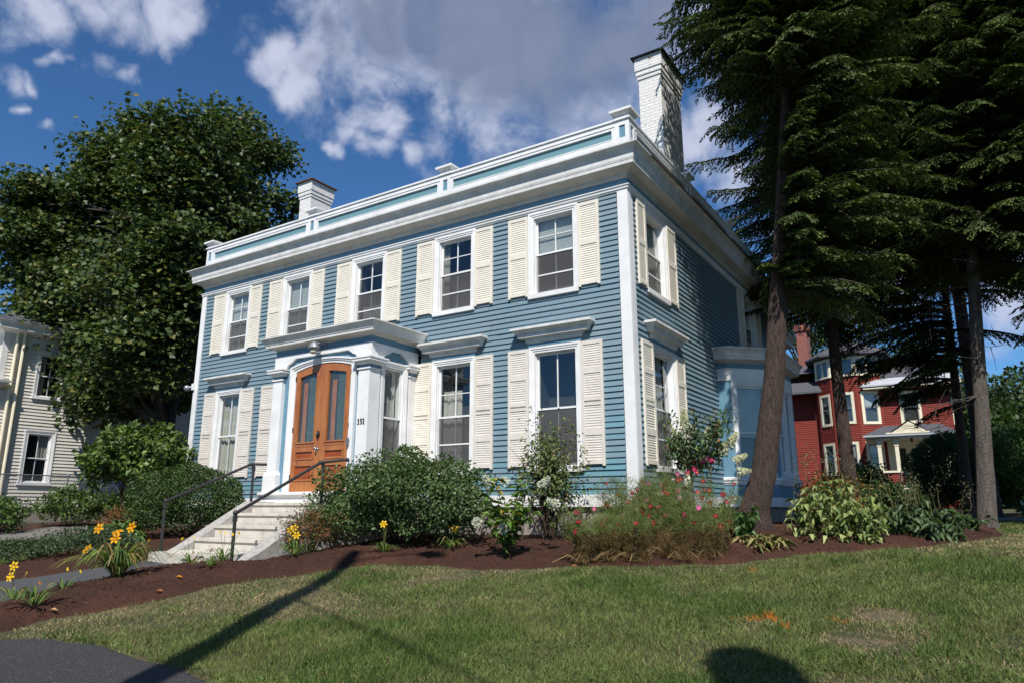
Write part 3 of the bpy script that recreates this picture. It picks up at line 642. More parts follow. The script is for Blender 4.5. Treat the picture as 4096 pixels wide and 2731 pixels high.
# ---- frieze with corbelled opening: front and right side
def frieze(T, u0, u1, e0, e1, d0, d1):
    o = [(u0, 3.837), (u0+e0, 3.837), (u0+e0+.10, 3.93), (u0+e0+.16, 3.945), (u0+e0+.30, 4.035), (u1-e1-.30, 4.035), (u1-e1-.16, 3.945), (u1-e1-.10, 3.93), (u1-e1, 3.837), (u1, 3.837), (u1, 4.125), (u0, 4.125)]
    mb.prism(o, d0, d1, T)
mb = MB(); frieze(FR, XA, XB, .34, .34, -YF-.055, -YF+.005); frieze(lambda u, d, z: (d, u, z), YF+.056, -.005, .25, .22, XB-.055, XB+.0)
mb.box((XA, YF+.056, 3.837), (XA+.05, -.005, 4.125)); mb.build('porch_frieze', 'white', pb)
mb = MB(); moulding(mb, [(.0, 4.125), (.0, 4.262)], XA+.01, XB-.01, YF+.01, .3); mb.build('frieze_band', 'bluepanel', pb)
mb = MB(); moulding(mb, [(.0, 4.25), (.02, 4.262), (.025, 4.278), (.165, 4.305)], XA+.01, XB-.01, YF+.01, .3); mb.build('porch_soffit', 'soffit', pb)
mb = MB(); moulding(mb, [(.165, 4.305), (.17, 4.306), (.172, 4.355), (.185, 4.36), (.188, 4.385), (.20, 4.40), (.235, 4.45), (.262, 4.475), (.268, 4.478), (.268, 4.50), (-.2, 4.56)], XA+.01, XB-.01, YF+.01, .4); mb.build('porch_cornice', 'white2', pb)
mb = MB(); mb.poly([(XA+.21, YF+.21, 4.561), (XB-.21, YF+.21, 4.561), (XB-.21, -.02, 4.60), (XA+.21, -.02, 4.60)]); mb.poly([(XA+.21, YF+.21, 4.561), (XA+.21, -.02, 4.60), (XA-.2, -.02, 4.52), (XA-.2, YF-.2, 4.515)]); mb.poly([(XB-.21, YF+.21, 4.561), (XB-.21, -.02, 4.60), (XB+.2, -.02, 4.52), (XB+.2, YF-.2, 4.515)]); mb.build('porch_roof', 'roof', pb)
# ---- arched door surround and doors
def archband(mb, e0, e1, d0, d1):
    A = [(DL-e0, 1.3135)]+arch(DL-e0, DR+e0, 3.745+e0*.7, .115)+[(DR+e0, 1.3135)]; B = [(DL-e1, 1.3135)]+arch(DL-e1, DR+e1, 3.745+e1*.7, .115)+[(DR+e1, 1.3135)]
    n = len(A); a0 = [FR(u, d0, z) for u, z in A]; b0 = [FR(u, d0, z) for u, z in B]; a1 = [FR(u, d1, z) for u, z in A]; b1 = [FR(u, d1, z) for u, z in B]
    mb.add(a1+b1+a0+b0, [f for i in range(n-1) for f in ((i, i+1, n+i+1, n+i), (n+i, n+i+1, 3*n+i+1, 3*n+i), (i, 2*n+i, 2*n+i+1, i+1))])
mb = MB(); archband(mb, .0, .065, 1.315, 1.338); archband(mb, .065, .11, 1.315, 1.356); archband(mb, .11, .155, 1.315, 1.375); mb.build('door_surround', 'white', pb)
def door(u0, u1, arc, hinge_side):
    mb = MB(); dF = 1.345-.022; top = lambda u: np.interp(u, [p[0] for p in arc], [p[1] for p in arc])
    sw = .105; gl0, gl1 = u0+(.115 if hinge_side < 0 else .155), u1-(.155 if hinge_side < 0 else .115)
    # stiles, rails and panels
    def strip(a, b, z0, ztop, d): 
        us = np.linspace(a, b, 6); o = [(a, z0), (b, z0)]+[(u, ztop(u)) for u in us[::-1]]; mb.prism(o, 1.28, d, FR)
    strip(u0, gl0, 1.318, lambda u: top(u)-.004, dF); strip(gl1, u1, 1.318, lambda u: top(u)-.004, dF)
    gt = lambda u: top(u)-.15
    us = np.linspace(gl0, gl1, 7); mb.prism([(u, gt(u)) for u in us]+[(u, top(u)-.004) for u in us[::-1]], 1.28, dF-.0005, FR)
    for z0, z1 in ((1.318, 1.53), (1.845, 1.945), (2.125, 2.275)): rect(mb, FR, gl0+.0005, gl1-.0005, z0, z1, 1.28, dF-.0005)
    # applied mouldings
    for z0, z1 in ((1.53, 1.845), (1.945, 2.125)):
        for a, b, c, d in ((gl0-.01, gl1+.01, z0-.005, z0+.028), (gl0-.01, gl1+.01, z1-.028, z1+.005), (gl0-.01, gl0+.022, z0+.0285, z1-.0285), (gl1-.022, gl1+.01, z0+.0285, z1-.0285)): rect(mb, FR, a, b, c, d, 1.30, dF+.014)
    rect(mb, FR, gl0-.02, gl1+.02, 2.262, 2.292, 1.3, dF+.018)
    for a, b in ((gl0-.012, gl0+.014), (gl1-.014, gl1+.012)): strip(a, b, 2.2925, lambda u: gt(u)+.01, dF+.012)
    us = np.linspace(gl0+.0145, gl1-.0145, 7); mb.prism([(u, gt(u)-.014) for u in us]+[(u, gt(u)+.012) for u in us[::-1]], 1.29, dF+.012, FR)
    rect(mb, FR, gl0-.02, gl1+.02, 2.2, 2.212, 1.3, dF+.006)
    dr = mb.build('door', 'oak', pb)
    mb2 = MB(); rect(mb2, FR, gl0, gl1, 1.545, 1.83, 1.282, dF-.012); rect(mb2, FR, gl0, gl1, 1.96, 2.11, 1.282, dF-.012); mb2.build('door_panel', 'oak2', dr)
    mb2 = MB(); o = [(gl0, 2.28), (gl1, 2.28)]+[(u, gt(u)) for u in np.linspace(gl1, gl0, 8)]; mb2.add([FR(u, dF-.025, z) for u, z in o], [list(range(len(o)))]); mb2.build('door_glass', 'glass', dr)
    mb2 = MB(); mb2.add([FR(u, dF-.035, z) for u, z in ((gl0, 2.2), (gl1, 2.2), (gl1, 3.8), (gl0, 3.8))], [(0, 1, 2, 3)]); mb2.build('door_interior', 'interior', dr)
    ux = gl0+(gl1-gl0)*.52
    mb2 = MB(); mb2.add([FR(u, dF-.030, z) for u, z in ((ux, 2.29), (gl1-.02, 2.29), (gl1-.02, 3.60), (ux, 3.60))], [(0, 1, 2, 3)]); mb2.build('door_curtain', 'lace', dr)
    mb2 = MB(); mb2.add([FR(u, dF-.031, z) for u, z in ((gl0+.10, 2.29), (ux-.05, 2.29), (ux-.05, 3.50), (gl0+.10, 3.50))], [(0, 1, 2, 3)]); mb2.build('inner_door', 'oak', dr)
    for z in (1.55, 2.5, 3.55):
        mb2 = MB(); u = u0-.004 if hinge_side < 0 else u1+.004; mb2.tube([FR(u, dF+.008, z), FR(u, dF+.008, z+.10)], .011, 8); mb2.build('hinge', 'brass', dr)
    return dr
M['lace'] = paint('green_lace', (.10, .125, .105), (.05, .07, .06), .9, 18, .2, 40)
full = arch(DL, DR, 3.745, .115, 33)
d1 = door(DL+.003, DM-.003, full, -1); d2 = door(DM+.003, DR-.003, full, 1)
mb = MB(); mb.tube([FR(DM-.04, 1.32, 2.14), FR(DM-.04, 1.375, 2.14)], .018, 10); mb.ball(FR(DM-.04, 1.39, 2.14), .032, sc=(1, .8, 1)); mb.tube([FR(DM-.04, 1.323, 2.14), FR(DM-.04, 1.332, 2.14)], .04, 14); mb.build('door_knob', 'chrome', d1)
mb = MB(); mb.prism([(DM-.035+.036*math.cos(t)*(.8 if abs(math.sin(t)) > .6 else 1), 2.42+.075*math.sin(t)) for t in np.linspace(0, 2*math.pi, 18, endpoint=False)], 1.322, 1.36, FR); mb.build('keypad_lock', 'black', d1)
mb = MB()
for a in (-.016, 0, .016):
    for z in (2.44, 2.462, 2.418): mb.ball(FR(DM-.035+a, 1.361, z), .006, nu=6, nv=4)
mb.build('keypad_button', 'chrome', d1)
mb = MB(); rect(mb, FR, -5.33, -5.29, 2.18, 2.31, 1.357, 1.40); mb.ball(FR(-5.31, 1.40, 2.24), .012); mb.build('doorbell', 'galv', pb)
# ---- side window of the porch
window(lambda u, d, z: (XB-.06+d, u, z), -1.06, -.29, 1.62, 3.83, pb, curtain=(1.7, 3.72, .1, .9, 'curtain'), lower_screen=True, vert=False, sill=.05, deep=.3, inset=.03, name='side_window')
# ---- lantern over the doors
mb = MB(); rect(mb, FR, -6.12, -6.03, 4.16, 4.29, 1.365, 1.385); mb.tube([FR(-6.075, 1.38, 4.23), FR(-6.16, 1.50, 4.235), FR(-6.20, 1.56, 4.22)], .018, 8)
lampb = mb.build('wall_lamp', 'galv', pb)
mb = MB()
def cone(c, prof, n=14, mi=0): mb.loft([[(c[0]+r*math.cos(t), c[1]+r*math.sin(t), c[2]+z) for t in np.linspace(0, 2*math.pi, n, endpoint=False)] for r, z in prof], mi, cap=True)
cone((-6.20, -1.56, 4.13), [(.125, 0), (.12, .02), (.085, .09), (.06, .12), (.03, .13)]); mb.build('lamp_shade', 'galv', lampb)
mb = MB(); cone((-6.20, -1.56, 4.02), [(.055, 0), (.075, .02), (.075, .109)]); mb.build('lamp_glass', 'shade', lampb)
# ---- house number on the right pillar
def strokes(mb, outline, u, z, s): mb.prism([(u+a*s, z+b*s) for a, b in outline], 1.4005, 1.412, FR)
ONE = [(.10, 0), (.55, 0), (.55, .06), (.43, .10), (.43, 1.0), (.34, 1.0), (.08, .86), (.10, .80), (.25, .86), (.25, .10), (.10, .06)]
five = [(.60, 1.0), (.17, 1.0), (.10, .50)]
outer = [(.33+.30*math.cos(t), .33+.33*math.sin(t)) for t in np.linspace(2.2, -2.35, 12)]; inner = [(.31+.15*math.cos(t), .33+.20*math.sin(t)) for t in np.linspace(-2.2, 2.35, 12)]
mb = MB(); strokes(mb, ONE, -5.05, 2.545, .105); strokes(mb, [(.14, .46), (.22, 1.0), (.62, 1.0), (.60, .86), (.30, .86), (.275, .68)], -4.985, 2.545, .105)
mb.prism([(-4.985+a*.105, 2.545+b*.105) for a, b in outer+inner], 1.4006, 1.4118, FR); strokes(mb, ONE, -4.915, 2.545, .105); mb.build('house_number', 'brass', pb)

# ---------------------------------------------------------------- bay window on the side
bp = [(0, 4.75), (.24, 4.75), (1.0, 5.51), (1.0, 7.67), (.24, 8.43), (0, 8.43)]
def offs(o):
    c = o*math.tan(R(22.5))
    return [(0, 4.75-o), (.24+c, 4.75-o), (1.0+o, 5.51-c), (1.0+o, 7.67+c), (.24+c, 8.43+o), (0, 8.43+o)]
def baym(name, mat, prof, par):
    mb = MB(); mb.loft([[(x, y, z) for x, y in offs(o)] for o, z in prof], closed=False); return mb.build(name, mat, par)
bay = baym('bay_window', 'bluepanel', [(0, 1.228), (0, 1.56)], house)
baym('bay_foundation', 'granite', [(-.06, .2), (-.06, 1.03)], bay)
baym('bay_skirt', 'white', [(-.05, 1.03), (.03, 1.03), (.03, 1.225), (0, 1.232)], bay)
baym('bay_sill', 'white', [(0, 1.50), (.02, 1.51), (.025, 1.54), (.04, 1.545), (.045, 1.58), (.065, 1.60), (.065, 1.65), (.04, 1.665), (-.06, 1.67)], bay)
baym('bay_frieze', 'white', [(-.05, 3.80), (.02, 3.80), (.02, 4.08), (.0, 4.085)], bay)
baym('bay_band', 'bluepanel', [(.005, 4.08), (.005, 4.20)], bay)
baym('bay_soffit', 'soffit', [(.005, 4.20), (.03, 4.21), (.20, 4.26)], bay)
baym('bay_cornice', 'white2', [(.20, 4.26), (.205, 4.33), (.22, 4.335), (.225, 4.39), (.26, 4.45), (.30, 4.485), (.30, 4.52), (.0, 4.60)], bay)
mb = MB(); mb.poly([(x, y, 4.602) for x, y in offs(.0)]); mb.build('bay_roof', 'roof', bay)
for (x0, y0), (x1, y1) in zip(bp, bp[1:]):
    du = Vector((x1-x0, y1-y0, 0)); L = du.length; du.normalize(); n = Vector((du.y, -du.x, 0))
    T = lambda u, d, z, x0=x0, y0=y0, du=du, n=n: (x0+du.x*u+n.x*d, y0+du.y*u+n.y*d, z)
    if L < .5:
        mb = MB(); mb.poly([T(0, 0, 1.66), T(L, 0, 1.66), T(L, 0, 3.81), T(0, 0, 3.81)]); rect(mb, T, 0, .02, 1.66, 3.8, 0, .015); mb.build('bay_panel', 'bluepanel', bay); continue
    if L < 1.5: wins = [(.06, L-.06)]
    else: wins = [(.30, L/2-.01), (L/2+.01, L-.30)]
    prev = 0; mb = MB()
    for a, b in wins+[(L, L)]:
        if a > prev+.03: mb.poly([T(prev, 0, 1.66), T(a, 0, 1.66), T(a, 0, 3.81), T(prev, 0, 3.81)])
        prev = b
    mb.build('bay_panel', 'bluepanel', bay)
    for a, b in wins: window(T, a, b, 1.672, 3.80, bay, blind=(2.55, 3.7, 'shade') if L < 1.5 else None, vert=False, sill=.04, cw=.115 if L < 1.5 else .09, deep=.42, inset=.03, lower_screen=False, meet=.45)
# rear ell behind the tree
ell = MB(); ell.box((-5, HY1+.02, 1.0), (-.55, 12.4, 6.1)); ew = ell.build('rear_wing', 'bluepanel', house)
mb = MB(); moulding(mb, [(0, 5.95), (.03, 6.0), (.30, 6.08), (.31, 6.2), (.42, 6.33), (.42, 6.36), (-.5, 6.5)], -5, -.15, HY1+.5, 12.6); mb.build('wing_cornice', 'white2', ew)
mb = MB(); mb.box((-5.3, HY1+.1, 6.37), (.2, 12.95, 6.5)); mb.build('wing_roof', 'roof', ew)
mb = MB(); mb.box((-.05, HY1, 6.1), (.17, HY1+.3, 6.6)); moulding(mb, [(0, 6.1), (.06, 6.15), (.06, 6.25)], -.05, .17, HY1, HY1+.3); mb.build('corner_bracket', 'white2', house)
# flood lamp on the left corner, vent pipes on the right side
mb = MB(); mb.box((HX0-.05, -.09, 4.05), (HX0+.03, -.037, 4.22)); mb.tube([(HX0-.02, -.08, 4.13), (HX0-.10, -.12, 4.12)], .02, 6); fl = mb.build('flood_lamp', 'white', house)
mb = MB(); mb.ball((HX0-.16, -.14, 4.10), .085); mb.build('lamp_bulb', 'galv', fl)
mb = MB(); mb.tube([(.28, 1.60, .55), (.28, 1.60, 1.55), (.28, 1.62, 1.63), (.30, 1.68, 1.68), (.34, 1.80, 1.69)], .055, 12); mb.tube([(.28, 1.60, 1.38), (.28, 1.60, 1.52)], .068, 12); mb.tube([(.33, 1.77, 1.69), (.36, 1.86, 1.69)], .075, 14)
mb.tube([(.05, 1.60, .62), (.30, 1.60, .62)], .055, 10); vp = mb.build('vent_pipe', 'pvc', house)
mb = MB(); mb.tube([(.26, 1.32, 1.12), (.26, 1.32, 1.30), (.25, 1.34, 1.38), (.20, 1.40, 1.44), (.05, 1.45, 1.46)], .085, 12); vq = mb.build('vent_pipe', 'pvc', house)
mb = MB(); mb.tube([(.26, 1.32, .85), (.26, 1.32, 1.12)], [.05, .088], 12); mb.build('pipe_reducer', 'greypvc', vq)

# ============================================================ front steps and hand rails
steps = MB(); SX0, SX1 = -7.2, -5.4
ys = [-1.30, -1.95, -2.30, -2.72, -3.10, -3.95]; zs = [1.105, .915, .70, .485, .285]
for i, z in enumerate(zs):
    steps.box((SX0+.001, ys[i+1]+.0, -.1), (SX1-.001, ys[i]-.001, z-.05)); steps.box((SX0+.002, ys[i+1]-(.03 if i < 4 else 0), z-.0495), (SX1-.002, ys[i]-.031 if i else ys[i], z))
st = steps.build('front_steps', 'concrete'); tag(st, 'pale concrete front steps rising to the oak double doors', 'steps')
for x0, x1 in ((SX0-.29, SX0), (SX1, SX1+.30)):
    mb = MB(); o = [(-1.30, -.1), (-1.30, 1.125), (-1.93, 1.125), (-3.30, .335), (-3.62, .19), (-3.70, -.1)]
    mb.prism([(u, z) for u, z in o], x0, x1, lambda u, d, z: (d, u, z)); mb.build('cheek_wall', 'concdark', st)
def rail(label, x, low, up_, end, zl, zu, ze, zb0, zb1):
    r = thing('handrail', label, 'handrail', (x, low, zb0), 'handrails on the front steps')
    mb = MB(); mb.tube([(x, low, zl), (x, low+.04, zl+.012), (x, up_-.02, zu-.008), (x, up_+.02, zu), (x, end, ze)], .027, 10)
    for p, rr in (((x, low, zl), .042), ((x, up_, zu), .044)): mb.ball(p, rr)
    mb.ball((x, end, ze), .04); mb.build('rail', 'iron', r)
    for y, a, b in ((low, zb0, zl), (up_+.06, zb1, zu)):
        mb = MB(); mb.tube([(x, y, a), (x, y, b)], .027, 10); mb.tube([(x, y, b-.13), (x, y, b-.05)], .037, 10); mb.build('post', 'iron', r)
rail('black pipe handrail left of the front steps, nearer the round hedge', -7.60, -3.50, -1.75, -1.0, 1.13, 1.865, 1.895, .15, 1.08)
rail('black pipe handrail at the right of the front steps, in front of the big shrub', -5.24, -3.76, -2.06, -1.42, .93, 1.805, 1.89, .1, 1.08)
# ============================================================ white neighbour house (left)
wh = thing('white_house', 'cream-white clapboard neighbour house behind the maple and wire fence', 'house', (-27, 4, .45))
WX = -22.0; WT = lambda u, d, z: (WX+d, u, z)
mb = MB(); wins_w = [(.06, 1.05, 1.74, 3.58), (.10, 1.10, 4.63, 6.3), (3.85, 4.75, 4.63, 6.3), (3.85, 4.75, 1.74, 3.58), (6.6, 7.5, 4.63, 6.3)]
boards(mb, WT, -.95, 9, 1.05, 6.75, [(a+.012, b-.012, c+.02, d-.01) for a, b, c, d in wins_w], .112, .032); mb.build('clapboard_siding', 'whitesiding', wh)
mb = MB(); mb.box((-32, -.9, .3), (WX-.06, 8.95, 1.05)); mb.build('foundation', 'granite', wh)
mb = MB(); mb.box((-32, -.94, 1.05), (WX-.62, 8.98, 6.75)); mb.box((WX-.62, -.94, 1.05), (WX-.004, -.9, 6.75)); mb.box((WX-.62, 8.9, 1.05), (WX-.004, 8.98, 6.75)); mb.build('wall', 'whitesiding', wh)
for i, (a, b, c, d) in enumerate(wins_w): window(WT, a, b, c, d, wh, curtain=(c+.2, d-.2, .0, .35, 'curtain') if i else (2.6, 3.4, .55, 1, 'curtain'), sill=.07, lower_screen=False, cw=.13)
mb = MB(); mb.box((WX-.003, -1.0, 1.05), (WX+.03, -.82, 6.75)); mb.build('corner_board', 'white2', wh)
mb = MB(); moulding(mb, [(0, 6.6), (.03, 6.7), (.35, 6.8), (.36, 6.92), (.45, 7.05), (.45, 7.08)], -32, WX, -.95, 9); mb.build('eave', 'white2', wh)
mb = MB(); mb.loft([ring(-32, WX, -.95, 9, .46, 7.082), ring(-32, WX, -.95, 9, -3.0, 9.2)]); mb.poly(ring(-32, WX, -.95, 9, -3.0, 9.2)); mb.build('hip_roof', 'shingle', wh)
chimney(-25.6, -24.8, 2.2, 3.1, 10.4, wh, 'brickw', 8.0)
for u, zz in ((-.63, 7.0), (-.42, 6.95)):
    mb = MB(); mb.tube([(WX+.12, u, zz), (WX+.10, u, .6)], .055, 8); mb.build('downspout', 'creamtrim', wh)
mb = MB(); mb.box((WX-3.0, -4.6, 4.35), (WX+.1, -1.05, 4.8)); moulding(mb, [(0, 4.8), (.15, 4.86), (.3, 5.0), (.32, 5.08), (-.5, 5.2)], WX-3, WX+.1, -4.6, -1.05); pr_ = mb.build('side_porch', 'white2', wh)
for y in (-1.35, -4.3):
    mb = MB(); mb.tube([(WX-.15, y, .8), (WX-.15, y, 4.4)], .16, 12); mb.build('porch_column', 'white2', pr_)
mb = MB(); mb.box((WX-3, -4.6, .3), (WX+.1, -1.05, .8)); mb.build('porch_floor', 'granite', pr_)
# chain-link fence
fx = -19.5; fence = thing('chain_link_fence', 'grey chain-link fence running along the bed in front of the white house', 'fence', (fx, 0, .4))
posts = [-8.2, -6.0, -3.8, -1.6, .45, 2.7, 4.9]
for y in posts:
    mb = MB(); mb.tube([(fx, y, .25), (fx, y, 1.99)], .028, 8); mb.ball((fx, y, 2.02), .04, nu=8, nv=5); mb.build('post', 'galv', fence)
mb = MB(); mb.tube([(fx, posts[0], 1.97), (fx, posts[-1], 1.99)], .022, 6); mb.build('top_rail', 'galv', fence)
vv = VM(); st_ = .075
for sgn in (1, -1):
    y0 = np.arange(posts[0]-1.5, posts[-1]+1.5, st_); P0 = np.stack([np.full_like(y0, fx+.004*sgn), y0, np.full_like(y0, .45)], 1); P1 = P0+[0, sgn*1.5, 1.5]
    k = (P0[:, 1] > posts[0]) & (P0[:, 1] < posts[-1]) & (P1[:, 1] > posts[0]-.2) & (P1[:, 1] < posts[-1]+.2); P0, P1 = P0[k], P1[k]; w = np.array([.0, .005, -.005])
    V_ = np.stack([P0-w, P0+w, P1+w, P1-w], 1).reshape(-1, 3); b = np.arange(len(P0))[:, None]*4
    vv.put(V_, np.concatenate([b+[0, 1, 2], b+[0, 2, 3]], 1).reshape(-1, 3), np.tile([[.16, .17, .18]], (len(V_), 1)))
vv.build('wire_mesh', 'chip', fence)

# ============================================================ red house (right, far)
KF = 1.29
def RP(x, y, z): return (CAM.x+(x-CAM.x)*KF, CAM.y+(y-CAM.y)*KF, CAM.z+(z-CAM.z)*KF)
red = thing('red_house', 'red shingled house with cream trim, canted bay and gabled entrance porch beyond the trees', 'house', RP(1.5, 25, .95))
bayp = [(-.98, 22.75), (-.82, 22.45), (-.16, 21.85), (.84, 21.75), (1.72, 22.2)]
def seg(p, q):
    du = Vector((q[0]-p[0], q[1]-p[1], 0)); L = du.length; du.normalize(); n = Vector((du.y, -du.x, 0))
    return (lambda u, d, z: RP(p[0]+du.x*u+n.x*d, p[1]+du.y*u+n.y*d, z)), L
def rwin(T, u0, u1, z0, z1, name='window', shade=None):
    mb = MB(); c = .11
    rect(mb, T, u0, u0+c, z0, z1, 0, .04); rect(mb, T, u1-c, u1, z0, z1, 0, .04); rect(mb, T, u0+c, u1-c, z1-c, z1, 0, .04); rect(mb, T, u0+c, u1-c, z0, z0+c, 0, .055)
    w = mb.build(name, 'creamtrim', red)
    mb = MB(); zm = (z0+z1)/2; a, b = u0+c, u1-c
    rect(mb, T, a, b, zm-.02, zm+.02, -.02, .022); rect(mb, T, a, a+.04, z0+c, z1-c, -.02, .018); rect(mb, T, b-.04, b, z0+c, z1-c, -.02, .018); mb.build('sash', 'galv', w)
    mb = MB(); mb.poly([T(a, .004, z0+c), T(b, .004, z0+c), T(b, .004, z1-c), T(a, .004, z1-c)]); mb.build('glass_pane', 'glass', w)
    mb = MB(); mb.poly([T(a, -.05, z0+c), T(b, -.05, z0+c), T(b, -.05, z1-c), T(a, -.05, z1-c)]); mb.build('room_interior', 'interior', w)
    if shade: mb = MB(); mb.poly([T(a+.03, -.03, zm+shade), T(b-.03, -.03, zm+shade), T(b-.03, -.03, z1-c), T(a+.03, -.03, z1-c)]); mb.build('blind', 'blind' if shade < .1 else 'curtain', w)
    return w
segs = [((-3.2, 22.75), (-.98, 22.75))]+list(zip(bayp, bayp[1:]))+[((1.72, 22.2), (4.15, 22.2)), ((4.15, 22.2), (4.15, 29))]
rw = MB(); spec = {2: [(.14, .80, 4.44, 5.82), (.10, .80, 2.35, 3.72)], 3: [(.12, .88, 4.47, 5.82), (.12, .88, 2.38, 3.72)], 4: [(.13, .86, 4.43, 5.82), (.12, .84, 2.36, 3.71)], 5: [(.62, 1.40, 4.39, 5.74)], 6: [(.5, 1.4, 4.3, 5.7), (2.2, 3.1, 4.3, 5.7)]}
for i, (p, q) in enumerate(segs):
    T, L = seg(p, q); top = 6.55 if 1 <= i <= 4 else (6.55 if i == 0 else 5.98)
    boards(rw, T, 0, L, 1.0, top, [(a+.02, b-.02, c+.02, d-.02) for a, b, c, d in spec.get(i, [])], .0815, .024)
for x, y in bayp[1:]+[(4.15, 22.2)]: rw.tube([RP(x, y+.01, 1.0), RP(x, y+.01, 6.5 if x < 1.8 else 5.97)], .035, 6)
rbody = rw.build('shingled_wall', 'redshingle', red)
for i, ws in spec.items():
    T, L = seg(*segs[i])
    for k, w_ in enumerate(ws): rwin(T, *w_, shade=[None, .05, .2][(i+k) % 3])
mb = MB(); o = [(-3.2, 22.8)]+[(x, y+.06) for x, y in bayp]+[(4.1, 22.26), (4.1, 29), (-3.2, 29)]
mb.poly([RP(x, y, 5.97) for x, y in o])
for i in (1,): pass
mb.build('ceiling', 'interior', red)
# attic band of casements and tower roof over the bay
att = [(x*1.0, y-.02) for x, y in bayp]
for p, q in zip(att[1:], att[2:]):
    T, L = seg(p, q); mb = MB(); rect(mb, T, 0, L, 6.50, 6.58, -.05, .06); rect(mb, T, 0, .08, 6.58, 7.35, -.05, .03); rect(mb, T, L-.08, L, 6.58, 7.35, -.05, .03); rect(mb, T, .08, L-.08, 7.24, 7.35, -.05, .03); rect(mb, T, L/2-.03, L/2+.03, 6.58, 7.24, -.05, .02)
    aw = mb.build('attic_window', 'creamtrim', red); mb = MB(); mb.poly([T(.08, -.01, 6.58), T(L-.08, -.01, 6.58), T(L-.08, -.01, 7.24), T(.08, -.01, 7.24)]); mb.build('glass_pane', 'glass', aw); mb = MB(); mb.poly([T(.08, -.2, 6.58), T(L-.08, -.2, 6.58), T(L-.08, -.2, 7.24), T(.08, -.2, 7.24)]); mb.build('room_interior', 'interior', aw)
mb = MB(); eo = [(-1.25, 22.6), (-.45, 21.5), (1.0, 21.38), (2.05, 22.0), (2.3, 24.5), (-1.4, 24.5)]
lo = [RP(x, y, 7.40) for x, y in eo]; l1 = [RP(x, y, 7.48) for x, y in eo]; ap = [RP(.45+(x-.45)*.02, 23.3+(y-23.3)*.02, 8.5) for x, y in eo]; mb.loft([lo, l1, ap], cap=True); mb.build('tower_roof', 'shingle', red)
mb = MB(); a, b = RP(-3.4, 22.2, 7.35), RP(4.6, 22.0, 6.02)
rp = [RP(*p) for p in ((.9, 21.75, 6.02), (4.55, 21.75, 6.02), (4.55, 29.5, 6.02), (-3.5, 29.5, 6.02), (-3.5, 22.4, 6.9), (.9, 22.4, 6.9), (2.6, 25.0, 7.75), (-3.5, 25.0, 7.9), (2.6, 26.5, 7.75), (-3.5, 27, 7.9))]
mb.add(rp, [(0, 1, 6), (1, 2, 8, 6), (0, 6, 7, 4, 5), (2, 3, 9, 8), (6, 8, 9, 7)]); mb.build('main_roof', 'shingle', red)
mb = MB(); mb.add([RP(*p) for p in ((1.0, 21.6, 6.0), (4.62, 21.6, 6.0), (4.3, 22.2, 6.34), (1.4, 22.2, 6.34), (1.0, 21.6, 5.95), (4.62, 21.6, 5.95), (4.62, 22.9, 6.0))], [(0, 1, 2, 3), (4, 5, 1, 0), (1, 6, 2)]); mb.build('eave_flashing', 'tin', red)
mb = MB(); T, L = seg((1.0, 21.62), (4.62, 21.62)); rect(mb, T, .1, L, 5.86, 5.945, -.6, -.02); mb.add([RP(4.6, 21.64, 5.94), RP(4.6, 29, 5.94), RP(4.16, 29, 5.6), RP(4.16, 22.0, 5.6)], [(0, 1, 2, 3)]); mb.build('soffit', 'creamtrim', red)
mb = MB(); mb.add([RP(*p) for p in ((-3.2, 21.9, 6.0), (-.55, 21.9, 6.0), (-.9, 22.7, 6.55), (-3.2, 22.7, 6.6), (-3.2, 21.9, 5.92), (-.55, 21.9, 5.92), (-.8, 22.4, 5.92))], [(0, 1, 2, 3), (4, 5, 1, 0), (1, 6, 2)]); mb.build('pent_roof', 'shingle', red)
mb = MB(); mb.box(RP(-1.85, 24.4, 6.8), RP(-1.38, 25.2, 9.3)); mb.box(RP(-1.92, 24.33, 9.301), RP(-1.31, 25.27, 9.6)); ch_ = mb.build('chimney', 'brickr', red)
mb = MB(); mb.box(RP(-1.80, 24.45, 9.601), RP(-1.43, 25.15, 9.75)); mb.build('chimney_cap', 'black', ch_)
# entrance porch
mb = MB(); T, L = seg((1.42, 20.75), (4.0, 20.75)); FZ = 3.62
pz = [RP(*p) for p in ((1.05, 20.45, 3.83), (4.3, 20.45, 3.83), (4.3, 22.2, 3.83), (1.05, 22.2, 3.83), (1.7, 21.6, 4.28), (3.7, 21.6, 4.28), (3.7, 22.2, 4.28), (1.7, 22.2, 4.28))]
mb.add(pz, [(0, 1, 5, 4), (1, 2, 6, 5), (3, 0, 4, 7), (4, 5, 6, 7)]); mb.add([RP(*p) for p in ((1.95, 20.44, 3.86), (2.68, 20.40, 4.36), (3.42, 20.44, 3.86), (2.68, 21.8, 4.36))], [(0, 1, 3), (1, 2, 3)])
prf = mb.build('porch_roof', 'shingle', red)
mb = MB(); mb.add([RP(*p) for p in ((2.02, 20.43, 3.85), (3.36, 20.43, 3.85), (2.69, 20.43, 4.30))], [(0, 1, 2)])
for r_ in (.16, .22, .28):
    mb.tube([RP(2.69+r_*1.5*math.cos(t), 20.42, 3.90+r_*math.sin(t)) for t in np.linspace(.15, math.pi-.15, 11)], .012, 5)
rect(mb, T, .45, 1.95, 3.845, 3.90, .30, .335); mb.build('pediment', 'creamtrim', prf)
mb = MB(); T2, _ = seg((1.05, 20.45), (4.3, 20.45)); rect(mb, T2, 0, 3.25, 3.76, 3.826, -.05, .03); mb.box(RP(1.1, 20.52, 3.70), RP(4.25, 22.1, 3.755)); mb.build('porch_fascia', 'tin', prf)
